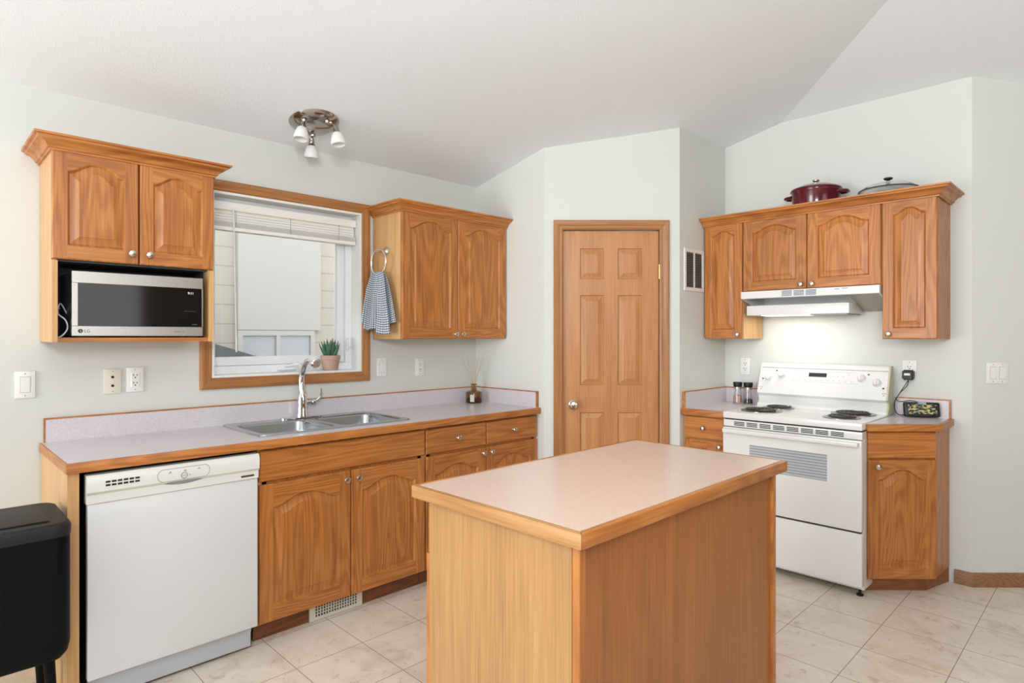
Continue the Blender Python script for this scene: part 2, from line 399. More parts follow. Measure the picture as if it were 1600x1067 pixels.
def wall(name, p0, p1, holes=(), thick=.14, mat=None, breaks=(), side=1, ext0=0, ext1=0):
    """wall along p0->p1; its room face on that line, thickness to the left of travel (side=1) ; holes (s0,s1,z0,z1)"""
    p0, p1 = Vector(p0), Vector(p1); d = (p1 - p0); L = d.length; d.normalize(); nrm = Vector((-d.y, d.x)) * side
    cuts = sorted(set([-ext0, L + ext1] + list(breaks) + [h[0] for h in holes] + [h[1] for h in holes]))
    mb = MB()
    def top(s_): q = p0 + d * min(max(s_, 0), L); return ceil_z(q.x, q.y) + .004
    def piece(a, b, za0, zb0, za1, zb1):
        A, B = p0 + d * a, p0 + d * b; A2, B2 = A + nrm * thick, B + nrm * thick
        mb.add([(A.x, A.y, za0), (B.x, B.y, zb0), (B2.x, B2.y, zb0), (A2.x, A2.y, za0), (A.x, A.y, za1), (B.x, B.y, zb1), (B2.x, B2.y, zb1), (A2.x, A2.y, za1)],
               [(0, 1, 2, 3), (4, 7, 6, 5), (0, 4, 5, 1), (1, 5, 6, 2), (2, 6, 7, 3), (3, 7, 4, 0)])
    for a, b in zip(cuts[:-1], cuts[1:]):
        hs = [h for h in holes if h[0] <= a + 1e-6 and h[1] >= b - 1e-6]
        if hs: h = hs[0]; (piece(a, b, 0, 0, h[2], h[2]) if h[2] > 0 else None); piece(a, b, h[3], h[3], top(a), top(b))
        else: piece(a, b, 0, 0, top(a), top(b))
    return struct(mb.build(name, mat or wall_m, smooth=False))
WX0, WX1, WZ0, WZ1 = 1.112, 1.978, 1.160, 2.124       # window opening
wall('wall_sink', (XW, YS), (XR + .1, YS), holes=[(WX0 - XW, WX1 - XW, WZ0, WZ1)], thick=.16)
wall('wall_return', (XR, YS), P1, thick=.10)
dl = math.hypot(P2[0] - P1[0], P2[1] - P1[1]); dd = ((P2[0] - P1[0]) / dl, (P2[1] - P1[1]) / dl)
DS0, DS1, DZ = .1185, .7465, 2.062                      # pantry door opening along the diagonal
wall('wall_pantry', P1, P2, holes=[(DS0, DS1, 0, DZ)], thick=.10)
wall('wall_stub', P2, (XS, YSTUB), thick=.10)
wall('wall_stove', (XS, YSTUB), (XS, YEND), thick=.14, breaks=[YSTUB - 1.652], ext0=.1)
wall('wall_right', (XS, YEND), (XE, YEND - (XE - XS)), thick=.14)
wall('wall_far_right', (XE, YEND - (XE - XS)), (XE, YB), thick=.14, ext1=.1, mat=tan_m)
wall('wall_behind', (XE, YB), (XW, YB), holes=[(XE - 2.3, XE + .3, .95, 2.25)], thick=.14, mat=tan_m)
wall('wall_patio', (XW, YB), (XW, YS), holes=[(4.5, 6.6, .05, 2.15)], thick=.14, breaks=[3.0, 3.9], ext1=.1)
# dark pantry behind the door
struct(MB().box(3.08, 3.9, 2.7, 3.2, 0, .01).build('floor_pantry', floor_m, smooth=False))

# baseboards
BBP = [(0, 0), (.014, 0), (.014, .055), (.010, .068), (.004, .076), (0, .076)]
struct(MB().sweep([(XS, .70), (XS, YEND), (XE, YEND - (XE - XS))], BBP).build('baseboard_right', base_trim))
struct(MB().sweep([(XW + .02, YS), (.40, YS)], BBP).build('baseboard_left', base_trim))

# ------------------------------------------------------------------ window over the sink
def window():
    r = struct(thing('window_1', 'white vinyl casement window in oak casing above the sink', 'window', ((WX0 + WX1) / 2, YS, WZ0)))
    hw = (WX1 - WX0) / 2; h = WZ1 - WZ0; cw = .057
    prof = [(0, 0), (0, -.010), (.008, -.017), (.02, -.015), (.032, -.019), (.048, -.021), (cw, -.018), (cw, 0)]   # (outwards in plane, y)
    mb = MB(); q = len(prof); crn = [(-hw, 0), (hw, 0), (hw, h), (-hw, h)]; sg = [(-1, -1), (1, -1), (1, 1), (-1, 1)]
    for i in range(4):
        j = (i + 1) % 4; vs_ = []
        for (cx, cz), (sx, sz) in ((crn[i], sg[i]), (crn[j], sg[j])):
            vs_ += [(cx + sx * o, y, cz + sz * o) for o, y in prof]
        mb.add(vs_, [(k, (k + 1) % q, q + (k + 1) % q, q + k) for k in range(q)] + [tuple(range(q)), tuple(range(q, 2 * q))], 0 if i % 2 == 0 else 1)
    mb.build('casing', [trim_wood[0], trim_wood[2]], r)
    t = .012; D = .13
    mb = MB(); mb.box(-hw, hw, -.012, D, 0, t).box(-hw, hw, -.012, D, h - t, h).box(-hw, -hw + t, -.012, D, t, h - t).box(hw - t, hw, -.012, D, t, h - t)
    mb.build('jamb', jamb_m, r)
    def ring(a0, a1, z0, z1, w, y0, y1, ch=.003, wl=.022):
        m_ = MB(); m_.box(a0, a1, y0, y1, z0, z0 + w, 0, ch).box(a0, a1, y0, y1, z1 - w, z1, 0, ch).box(a0, a0 + wl, y0, y1, z0 + w, z1 - w, 0, ch).box(a1 - w, a1, y0, y1, z0 + w, z1 - w, 0, ch); return m_
    ring(-hw + t, hw - t, t, h - t, .042, .085, .155).build('frame', vinyl, r)
    sash = ring(-hw + .032, hw - .056, .056, h - .056, .046, .10, .145).build('sash', vinyl, r)
    MB().box(-hw + .054, hw - .10, .118, .126, .10, h - .10).build('pane', glass, sash, smooth=False)
    lk = MB(); lk.box(hw - .052, hw - .034, .072, .086, .13, .21, 0, .004); lk.tube([(hw - .043, .076, .20), (hw - .045, .052, .205), (hw - .047, .046, .15)], [.006, .006, .005]); lk.build('lock_handle', vinyl, r)
    ck = MB(); ck.box(-.05, .06, .062, .090, .022, .042, 0, .006); ck.tube([(.055, .07, .042), (.055, .055, .052), (-.02, .05, .046)], [.011, .009, .006]); ck.box(.035, .075, .055, .085, .036, .062, 0, .008); ck.build('crank_handle', vinyl, r)
    return r
window()

def blind():
    r = thing('window_blind', 'white horizontal blind pulled up to the top of the window over the sink', 'blind', ((WX0 + WX1) / 2, YS + .048, WZ0))
    hw = (WX1 - WX0) / 2 - .016
    MB().box(-hw, hw, -.022, .022, .880, .922, 0, .003).build('head_rail', blind_m, r)
    mb = MB(); z = .872
    for i in range(13):
        zz = z - (i * .014 if i < 4 else .042 + (i - 3) * .0042); a = R(62) if i < 4 else R(24); L_ = .009 if i < 4 else .022; c, s_ = L_ * math.cos(a), L_ * math.sin(a); x_ = hw - .004
        mb.add([(-x_, -c, zz - s_), (x_, -c, zz - s_), (x_, c, zz + s_), (-x_, c, zz + s_), (-x_, -c, zz - s_ - .002), (x_, -c, zz - s_ - .002), (x_, c, zz + s_ - .002), (-x_, c, zz + s_ - .002)],
               [(0, 1, 2, 3), (4, 7, 6, 5), (0, 4, 5, 1), (1, 5, 6, 2), (2, 6, 7, 3), (3, 7, 4, 0)])
    s = mb.build('slats', blind_m, r); s['kind'] = 'stuff'
    MB().box(-hw + .003, hw - .003, -.022, .022, .772, .790, 0, .003).build('bottom_rail', blind_m, r)
    MB().tube([(-.315, -.027, .89), (-.315, -.031, .86), (-.30, -.030, .13)], .0042, 8).build('tilt_wand', white_pl, r)
    for x in (-.30, 0, .30): MB().tube([(x, -.025, .88), (x, -.026, .79)], .0012, 6).build('ladder_cord', grey_pl, r)
blind()

# ------------------------------------------------------------------ outside the window: neighbouring house
def neighbour():
    y = 6.6
    g = MB().box(-6, 14, YS + .3, 16, -.6, -.5).build('ground', ground_m, smooth=False); struct(g)
    r = thing('neighbour_house', 'pale neighbouring house with lap siding seen through the window over the sink', 'house', (3.2, y, -.5))
    MB().box(-6, 6, 0, .3, 0, 6).build('wall', siding_s, r, smooth=False)
    MB().box(-.741, .184, -.05, -.001, 1.945, 6).build('bay', siding_w, r, smooth=False)
    w = MB()
    w.box(-.741, .113, -.05, -.001, 1.885, 1.94).box(-.741, .113, -.05, -.001, 1.0, 1.06).box(-.741, -.69, -.05, -.001, 1.06, 1.885).box(.062, .113, -.05, -.001, 1.06, 1.885).box(-.335, -.292, -.05, -.001, 1.06, 1.885)
    f = w.build('window', siding_w, r, smooth=False)
    MB().box(-.69, .062, -.03, -.002, 1.06, 1.885).build('pane', ext_pane, f, smooth=False)
    q_ = [(-3.2, 2.452), (-.58, 1.605), (-.58, 1.42), (-3.2, 1.42)]; mb = MB()
    mb.add([(x, -.75, z) for x, z in q_] + [(x, -.25, z) for x, z in q_], [(0, 1, 2, 3), (4, 7, 6, 5), (0, 4, 5, 1), (1, 5, 6, 2), (2, 6, 7, 3), (3, 7, 4, 0)]); mb.build('lean_to_roof', roof_m, r, smooth=False)
neighbour()

# ------------------------------------------------------------------ pantry door
def pantry():
    rz = math.atan2(dd[1], dd[0])
    r = struct(thing('door_1', 'closed six panel wood pantry door in matching casing', 'door', (P1[0] + dd[0] * (DS0 + DS1) / 2, P1[1] + dd[1] * (DS0 + DS1) / 2, 0), rz))
    hw = (DS1 - DS0) / 2; cw = .057
    prof = [(-.004, .0), (-.004, -.010), (.006, -.016), (.022, -.014), (.034, -.020), (.05, -.021), (cw, -.016), (cw, 0)]
    mb = MB(); q = len(prof)
    def seg(a, sa, b, sb, mat):
        vs_ = [(a[0] + sa[0] * o, yy, a[1] + sa[1] * o) for o, yy in prof] + [(b[0] + sb[0] * o, yy, b[1] + sb[1] * o) for o, yy in prof]
        mb.add(vs_, [(k, (k + 1) % q, q + (k + 1) % q, q + k) for k in range(q)] + [tuple(range(q)), tuple(range(q, 2 * q))], mat)
    seg((-hw, 0), (-1, 0), (-hw, DZ), (-1, 1), 1); seg((-hw, DZ), (-1, 1), (hw, DZ), (1, 1), 0); seg((hw, DZ), (1, 1), (hw, 0), (1, 0), 1)
    mb.build('casing', [trim_wood[0], trim_wood[2]], r)
    jb = MB(); jb.box(-hw, -hw + .004, -.003, .10, 0, DZ).box(hw - .004, hw, -.003, .10, 0, DZ).box(-hw, hw, -.003, .10, DZ - .004, DZ); jb.build('jamb', trim_wood[2], r, smooth=False)
    # slab with six sunk panels
    x0, x1, z0, z1, yf, th = -hw + .007, hw - .007, .008, DZ - .008, .014, .035
    cols = [(x0 + .108, x0 + .262), (x1 - .262, x1 - .108)]; rows = [(.25, .884), (1.06, 1.64), (1.744, 1.942)]
    mb = MB(); xs = sorted([x0, x1] + [v for c in cols for v in c]); zs = sorted([z0, z1] + [v for c in rows for v in c])
    for i in range(len(xs) - 1):
        for j in range(len(zs) - 1):
            a, b, c, d_ = xs[i], xs[i + 1], zs[j], zs[j + 1]
            if any(abs(a - q_[0]) < 1e-6 for q_ in cols) and any(abs(c - q_[0]) < 1e-6 for q_ in rows):
                rings = [(0, 0), (.005, .010), (.010, .010), (.036, .0015), (.038, .0005)]; vs_ = []
                for ins, dp in rings: vs_ += [(a + ins, yf + dp, c + ins), (b - ins, yf + dp, c + ins), (b - ins, yf + dp, d_ - ins), (a + ins, yf + dp, d_ - ins)]
                fs = [(4 * k + e, 4 * k + (e + 1) % 4, 4 * k + 4 + (e + 1) % 4, 4 * k + 4 + e) for k in range(len(rings) - 1) for e in range(4)]
                n = 4 * (len(rings) - 1); fs.append((n, n + 1, n + 2, n + 3)); mb.add(vs_, fs)
            else: mb.add([(a, yf, c), (b, yf, c), (b, yf, d_), (a, yf, d_)], [(0, 1, 2, 3)])
    mb.add([(x0, yf, z0), (x1, yf, z0), (x1, yf, z1), (x0, yf, z1), (x0, yf + th, z0), (x1, yf + th, z0), (x1, yf + th, z1), (x0, yf + th, z1)],
           [(0, 4, 5, 1), (1, 5, 6, 2), (2, 6, 7, 3), (3, 7, 4, 0), (4, 7, 6, 5)])
    slab = mb.build('door_slab', door_wood, r, smooth=False)
    M = Matrix.Translation((x0 + .063, yf, .935)) @ Matrix.Rotation(R(90), 4, 'X')
    MB().lathe([(.0, .0), (.031, 0), (.031, .004), (.026, .008), (.012, .012), (.011, .028), (.018, .034), (.027, .044), (.028, .054), (.022, .062), (.008, .066), (0, .066)], 32, 0, M).build('door_knob', nickel, slab)
    for zc in (1.79, .25):
        hg = MB()
        for k in range(5): hg.lathe([(0, -.0085), (.007, -.0085), (.007, .0085), (0, .0085)], 12, 0, Matrix.Translation((hw - .004, -.001, zc + (k - 2) * .0185)))
        hg.lathe([(0, 0), (.006, 0), (.004, .006), (0, .008)], 12, 0, Matrix.Translation((hw - .004, -.001, zc + .046)))
        hg.build('hinge', brass, r)
    MB().box(x0 - .004, x0 + .002, .002, .03, .905, .965).build('strike_plate', nickel, r, smooth=False)
pantry()

# ------------------------------------------------------------------ cabinet parts
def arch(t):
    u = abs(2 * t - 1)
    return .5 * (1 + math.cos(PI * min(1, u / .97) ** 1.25))
def raised_door(x0, x1, z0, z1, yf, sw=.052, rise=.04, bot=.055, th=.019, name='door', parent=None, top=None):
    """cathedral raised-panel door facing -y; slot 0 upright grain, slot 1 sideways grain"""
    mb = MB(); top = sw if top is None else top
    ox0, ox1, oz0, ozs = x0 + sw, x1 - sw, z0 + bot, z1 - top - rise; N = 40
    def contour(ins):
        a, b, c = ox0 + ins, ox1 - ins, oz0 + ins; pts = [(a, c), (b, c)]
        for i in range(N + 1): t = 1 - i / N; pts.append((a + (b - a) * t, ozs + rise * arch(t) - ins))
        return pts
    base = contour(0); e = .004
    bw = min(.027, (ox1 - ox0) * .2)
    prof = [(0, 0), (.003, .0015), (.006, .0075), (.0095, .0115), (.0115, .0115), (.0115 + bw, .0026), (.0115 + bw + .002, .0008)]
    rings = [[(x, yf + dp, z) for x, z in contour(ins)] for ins, dp in prof]; q = len(base); vs_ = [v for r_ in rings for v in r_]
    fs = [(k * q + i, k * q + (i + 1) % q, (k + 1) * q + (i + 1) % q, (k + 1) * q + i) for k in range(len(prof) - 1) for i in range(q)]
    mb.add(vs_, fs, 0)
    lastr = rings[-1]; m_ = len(lastr)
    # panel field as quad strips from arch down to the bottom line
    arc = lastr[2:]; vv = []; ff = []
    for i, p in enumerate(arc): vv += [p, (p[0], p[1], lastr[0][2])]
    for i in range(len(arc) - 1): ff.append((2 * i, 2 * i + 2, 2 * i + 3, 2 * i + 1))
    mb.add(vv, ff, 0)
    # stiles (upright grain), rails (sideways grain)
    X0, X1, Z0, Z1 = x0 + e, x1 - e, z0 + e, z1 - e
    mb.add([(X0, yf, Z0), (ox0, yf, Z0), (ox0, yf, Z1), (X0, yf, Z1)], [(0, 1, 2, 3)], 0)
    mb.add([(ox1, yf, Z0), (X1, yf, Z0), (X1, yf, Z1), (ox1, yf, Z1)], [(0, 1, 2, 3)], 0)
    mb.add([(ox0, yf, Z0), (ox1, yf, Z0), (ox1, yf, oz0), (ox0, yf, oz0)], [(0, 1, 2, 3)], 1)
    arc = rings[0][2:]; vv = []; ff = []
    for p in arc: vv += [p, (p[0], yf, Z1)]
    for i in range(len(arc) - 1): ff.append((2 * i, 2 * i + 2, 2 * i + 3, 2 * i + 1))
    mb.add(vv, ff, 1)
    # eased outer edge, sides, back
    A = [(X0, yf, Z0), (X1, yf, Z0), (X1, yf, Z1), (X0, yf, Z1)]; B = [(x0, yf + e, z0), (x1, yf + e, z0), (x1, yf + e, z1), (x0, yf + e, z1)]
    Cc = [(a, yf + th, c) for a, _, c in B]
    fs = [(i, (i + 1) % 4, 4 + (i + 1) % 4, 4 + i) for i in range(4)] + [(4 + i, 4 + (i + 1) % 4, 8 + (i + 1) % 4, 8 + i) for i in range(4)] + [(8, 9, 10, 11)]
    mb.add(A + B + Cc, fs, 0)
    return mb.build(name, [oak[2], oak[0]], parent, ang=22)
def slab_front(x0, x1, z0, z1, yf, name, parent, th=.019):
    mb = MB(); e = .005
    A = [(x0 + e, yf, z0 + e), (x1 - e, yf, z0 + e), (x1 - e, yf, z1 - e), (x0 + e, yf, z1 - e)]; B = [(x0, yf + e, z0), (x1, yf + e, z0), (x1, yf + e, z1), (x0, yf + e, z1)]
    Cc = [(a, yf + th, c) for a, _, c in B]
    mb.add(A + B + Cc, [(0, 1, 2, 3)] + [(i, (i + 1) % 4, 4 + (i + 1) % 4, 4 + i) for i in range(4)] + [(4 + i, 4 + (i + 1) % 4, 8 + (i + 1) % 4, 8 + i) for i in range(4)] + [(8, 9, 10, 11)], 0)
    return mb.build(name, oak[0], parent, smooth=False)
def knob(x, yf, z, parent, r=.0155):
    M = Matrix.Translation((x, yf, z)) @ Matrix.Rotation(R(90), 4, 'X')
    k = r / .0155
    return MB().lathe([(0, 0), (.0075 * k, 0), (.006 * k, .003), (.0055 * k, .011), (.009 * k, .014), (.0145 * k, .018), (.0155 * k, .022), (.0135 * k, .026), (.007 * k, .0285), (0, .029)], 20, 0, M).build('knob', nickel, parent)

def crown_profile(z): return [(0, z), (.008, z), (.009, z + .007), (.016, z + .010), (.022, z + .022), (.036, z + .034), (.049, z + .038), (.052, z + .046), (.062, z + .048), (.064, z + .056), (0, z + .056)]

DEP = .32
# --- upper cabinet above the microwave (left of window)
def upper_left():
    x0, x1 = .410, 1.016; w = x1 - x0; r = thing('upper_cabinet', 'oak wall cabinet left of the window, open niche with a microwave below its doors', 'cabinet', ((x0 + x1) / 2, YS, 1.350)); h = w / 2
    t = .018; yb = -.004; yfr = -DEP + .019; top = .782; nz = .325
    mb = MB(); mb.box(-h, -h + t, yfr, yb, 0, top).box(h - t, h, yfr, yb, 0, top); mb.box(-h + t, h - t, yfr, yb, top - .02, top); 
    mb.build('body', veneer[2], r, smooth=False)
    MB().box(-h + t, h - t, yfr, yb, 0, .018).build('shelf', oak[0], r, smooth=False)
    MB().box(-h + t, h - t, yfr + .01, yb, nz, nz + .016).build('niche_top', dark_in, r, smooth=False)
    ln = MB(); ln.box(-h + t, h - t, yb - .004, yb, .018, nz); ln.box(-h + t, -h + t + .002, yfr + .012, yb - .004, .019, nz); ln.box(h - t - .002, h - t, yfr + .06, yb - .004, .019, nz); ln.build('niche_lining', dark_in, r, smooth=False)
    for a, b in ((-h, -h + t), (h - t, h)): MB().box(a, b, yfr - .019, yfr - .0005, 0, nz).build('stile', veneer[2], r, smooth=False)
    for a, b, kx in ((-h - .001, -.0025, -.0025 - .027), (.0025, h + .001, .0025 + .034)):
        d = raised_door(a, b, .332, top - .006, -DEP, sw=.050, rise=.040, parent=r, top=.046); knob(kx, -DEP, .332 + .042, d)
    MB().sweep([(-h, yb), (-h, -DEP + .002), (h, -DEP + .002), (h, yb)][::1], crown_profile(top - .022)).build('crown_molding', oak[0], r)
    return r
# NB sweep puts "out" right of travel; travelling back->front on the left side means out = -x
upper_left()

def upper_right():
    x0, x1 = 2.063, 2.908; w = x1 - x0; h = w / 2
    r = thing('upper_cabinet', 'two door oak wall cabinet right of the window with a towel ring on its side', 'cabinet', ((x0 + x1) / 2, YS, 1.358)); top = .772; yb = -.004
    MB().box(-h, h, -DEP + .0195, yb, 0, top).build('body', veneer[2], r, smooth=False)
    for a, b, kx in ((-h + .001, -.002, -.002 - .026), (.002, h - .001, .002 + .026)):
        d = raised_door(a, b, .002, top - .006, -DEP, sw=.056, rise=.050, parent=r, bot=.062, top=.05); knob(kx, -DEP, .030, d)
    MB().sweep([(-h, yb), (-h, -DEP + .002), (h + .006, -DEP + .002)], crown_profile(top - .022)).build('crown_molding', oak[0], r)
upper_right()

# --- upper cabinets on the stove wall (local x runs along world -y)
RS = R(-90)
def stove_upper(ya, yb_, z0, label, doors, rise, sw=.052, bm_=None):
    w = yb_ - ya; h = w / 2; top = 2.130 - z0
    r = thing('upper_cabinet', label, 'cabinet', (XS, (ya + yb_) / 2, z0), RS)
    MB().box(-h, h, -DEP + .0195, -.004, 0, top, 0).build('body', bm_ or veneer[2], r, smooth=False)
    for a, b, kx in doors:
        d = raised_door(a, b, .003, top - .006, -DEP, sw=sw, rise=rise, parent=r, bot=.056, top=.05); knob(kx, -DEP, .028, d)
    return r
stove_upper(1.774, 2.040, 1.358, 'narrow oak wall cabinet left of the range hood, against the grey stub wall', [(-.131, .131, .131 - .028)], .032, .05)
stove_upper(.979, 1.772, 1.660, 'short two door oak wall cabinet directly above the range hood', [(-.394, -.002, -.002 - .03), (.002, .394, .032)], .040, .058)
stove_upper(.718, .977, 1.358, 'narrow oak wall cabinet right of the range hood, at the right end of the row', [(-.127, .127, -.127 + .03)], .032, .05, oak_body)
cr = thing('crown_molding', 'oak crown molding running along the top of the cabinets over the stove', 'molding', (XS, 1.379, 2.108), RS)
hl = (2.042 - .716) / 2
MB().sweep([(-hl - .003, -DEP - .001), (hl, -DEP - .001), (hl, -.004)], crown_profile(0)).build('molding', oak[0], cr)

# ------------------------------------------------------------------ sink run
YC = 2.684; YF = 2.712
def base_body(r, x0, x1, y0, y1, sinkhole=False):
    t = .018; z0, z1 = .088, .872
    mb = MB(); mb.box(x0, x0 + t, y0, y1, z0, z1).box(x1 - t, x1, y0, y1, z0, z1).box(x0 + t, x1 - t, y0, y1, z0, z0 + t).box(x0 + t, x1 - t, y1 - .008, y1, z0 + t, z1)
    mb.build('body', veneer[2], r, smooth=False)
    ff = MB(); ff.box(x0 + t, x1 - t, y0, y0 + .02, z1 - .03, z1).box(x0 + t, x1 - t, y0, y0 + .02, .70, .735).box(x0 + t, x0 + .04, y0, y0 + .02, z0 + t, z1 - .03).box(x1 - .04, x1 - t, y0, y0 + .02, z0 + t, z1 - .03).box((x0 + x1) / 2 - .02, (x0 + x1) / 2 + .02, y0, y0 + .02, z0 + t, .70)
    ff.build('face_frame', oak[2], r, smooth=False)
def base_sink():
    x0, x1 = 1.110, 2.016; xm = (x0 + x1) / 2; r = thing('base_cabinet', 'oak sink cabinet with plain false drawer front above two arched doors', 'cabinet', (xm, 3.0, 0)); h = (x1 - x0) / 2
    base_body(r, -h, h, YF + .0195 - 3, .30)
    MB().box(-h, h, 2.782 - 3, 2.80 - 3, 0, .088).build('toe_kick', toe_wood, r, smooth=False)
    slab_front(-h + .002, h - .003, .726, .862, YF - 3, 'false_drawer_front', r)
    for a, b, kx in ((-h + .002, -.002, -.030), (.002, h - .003, .036)):
        d = raised_door(a, b, .094, .712, YF - 3, sw=.060, rise=.044, bot=.070, parent=r, top=.060); knob(kx, YF - 3, .712 - .040, d, .0165)
base_sink()
def base_drawers():
    x0, x1 = 2.018, 2.914; xm = (x0 + x1) / 2; r = thing('base_cabinet', 'oak base cabinet with two knobbed drawers over doors, beside the pantry door', 'cabinet', (xm, 3.0, 0)); h = (x1 - x0) / 2
    base_body(r, -h, h, YF + .0195 - 3, .30)
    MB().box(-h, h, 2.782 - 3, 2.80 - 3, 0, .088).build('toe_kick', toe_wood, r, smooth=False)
    for a, b in ((-h + .003, -.003), (.003, h - .003)):
        d = slab_front(a, b, .726, .862, YF - 3, 'drawer', r); knob((a + b) / 2, YF - 3, .797, d, .0165)
    for a, b, kx in ((-h + .003, -.003, -.030), (.003, h - .003, .036)):
        d = raised_door(a, b, .094, .712, YF - 3, sw=.060, rise=.044, bot=.070, parent=r, top=.060); knob(kx, YF - 3, .712 - .030, d, .0165)
base_drawers()

# end panel left of the dishwasher
tag(MB().box(-.018, .018, -.305, .302, -.437, .437).build('end_panel', veneer[2], None, (.432, 3.012, .4375), smooth=False), 'tall plain oak panel closing the left end of the sink counter', 'panel')

def counter():
    x0, x1 = .408, 2.916; r = thing('countertop', 'long mauve grey laminate counter with oak edge holding the steel sink', 'countertop', (1.66, 3.0, .876))
    X0, X1, y0, y1 = x0 - 1.66, x1 - 1.66, YC - 3, YS - .003 - 3
    sx0, sx1, sy0, sy1 = 1.175 - 1.66, 1.96 - 1.66, 2.822 - 3, 3.262 - 3; zt = .038; e = .006
    mb = MB()
    for a in ((X0 + e, X1, y0 + .02, sy0), (X0 + e, X1, sy1, y1), (X0 + e, sx0, sy0, sy1), (sx1, X1, sy0, sy1)): mb.box(a[0], a[1], a[2], a[3], 0.001, zt)
    mb.build('worktop', lam, r, smooth=False)
    # oak edge with a thin laminate-level top
    eb = MB(); eb.box(X0, X1, y0, y0 + .0198, 0, zt - .0008, 0, .0035)
    eb.build('front_edge', oak[0], r)
    MB().box(X0, X0 + .0058, y0 + .02, y1, 0, zt - .0008).build('end_edge', oak[1], r, smooth=False)
    bs = MB(); bs.box(X0 + .02, X1 - .019, y1 - .019, y1, zt, zt + .098).box(X1 - .019, X1, y0 + .03, y1, zt, zt + .098); b = bs.build('backsplash', lam, r, smooth=False)
    tr = MB(); tr.box(X0 + .014, X1 - .019, y1 - .0195, y1, zt + .0982, zt + .104).box(X1 - .0195, X1, y0 + .022, y1, zt + .0982, zt + .104).box(X1 - .0195, X1, y0 + .022, y0 + .0298, zt, zt + .0982).box(X0 + .014, X0 + .0198, y1 - .0195, y1, zt, zt + .0982)
    tr.build('backsplash_trim', oak[0], r, smooth=False)
counter()

def sink():
    x0, x1, y0, y1 = 1.150, 1.985, 2.797, 3.287; xm, ym = (x0 + x1) / 2, (y0 + y1) / 2
    r = thing('sink', 'double bowl stainless steel sink set in the counter under the window', 'sink', (xm, ym, .914)); hx, hy = (x1 - x0) / 2, (y1 - y0) / 2
    def rr(cx, cy, a, b, rad, n=8):
        pts = []
        for k, (sx, sy) in enumerate(((1, 1), (-1, 1), (-1, -1), (1, -1))):
            for i in range(n + 1): t = (k + i / n) * PI / 2; pts.append((cx + sx * (a - rad) + rad * math.cos(t), cy + sy * (b - rad) + rad * math.sin(t)))
        return pts
    bowls = [(-.204, -.030, .188, .190), (.204, -.030, .188, .190)]
    bm = bmesh.new(); zt = .007
    outer = [bm.verts.new((x, y, zt)) for x, y in rr(0, 0, hx, hy, .03)]
    eds = [bm.edges.new((outer[i], outer[(i + 1) % len(outer)])) for i in range(len(outer))]
    for cx, cy, a, b in bowls:
        iv = [bm.verts.new((x, y, zt)) for x, y in rr(cx, cy, a, b, .05)]
        eds += [bm.edges.new((iv[i], iv[(i + 1) % len(iv)])) for i in range(len(iv))]
    bmesh.ops.triangle_fill(bm, use_beauty=True, edges=eds)
    mb = MB(); mb.bm(bm)
    o1 = rr(0, 0, hx, hy, .03); o2 = rr(0, 0, hx + .003, hy + .003, .033); n = len(o1)
    mb.add([(x, y, zt) for x, y in o1] + [(x, y, .001) for x, y in o2], [(i, (i + 1) % n, n + (i + 1) % n, n + i) for i in range(n)])
    mb.build('rim', sink_m, r)
    for cx, cy, a, b in bowls:
        prof = [(0, zt), (-.006, zt - .003), (-.010, zt - .012), (-.018, -.12), (-.028, -.145), (-.048, -.158), (-.10, -.163)]
        rings = [[(x, y, z) for x, y in rr(cx, cy, a + o, b + o, max(.02, .05 + o * .2))] for o, z in prof]; n = len(rings[0]); mb = MB()
        mb.add([v for g in rings for v in g], [(k * n + i, k * n + (i + 1) % n, (k + 1) * n + (i + 1) % n, (k + 1) * n + i) for k in range(len(prof) - 1) for i in range(n)] + [tuple((len(prof) - 1) * n + i for i in range(n))])
        bo = mb.build('basin', sink_m, r, ang=60)
        MB().lathe([(0, -.1628), (.03, -.1628), (.042, -.1605), (.044, -.1618)], 24, 0, Matrix.Translation((cx, cy, 0)), cap=False).build('drain', chrome, bo)
sink()

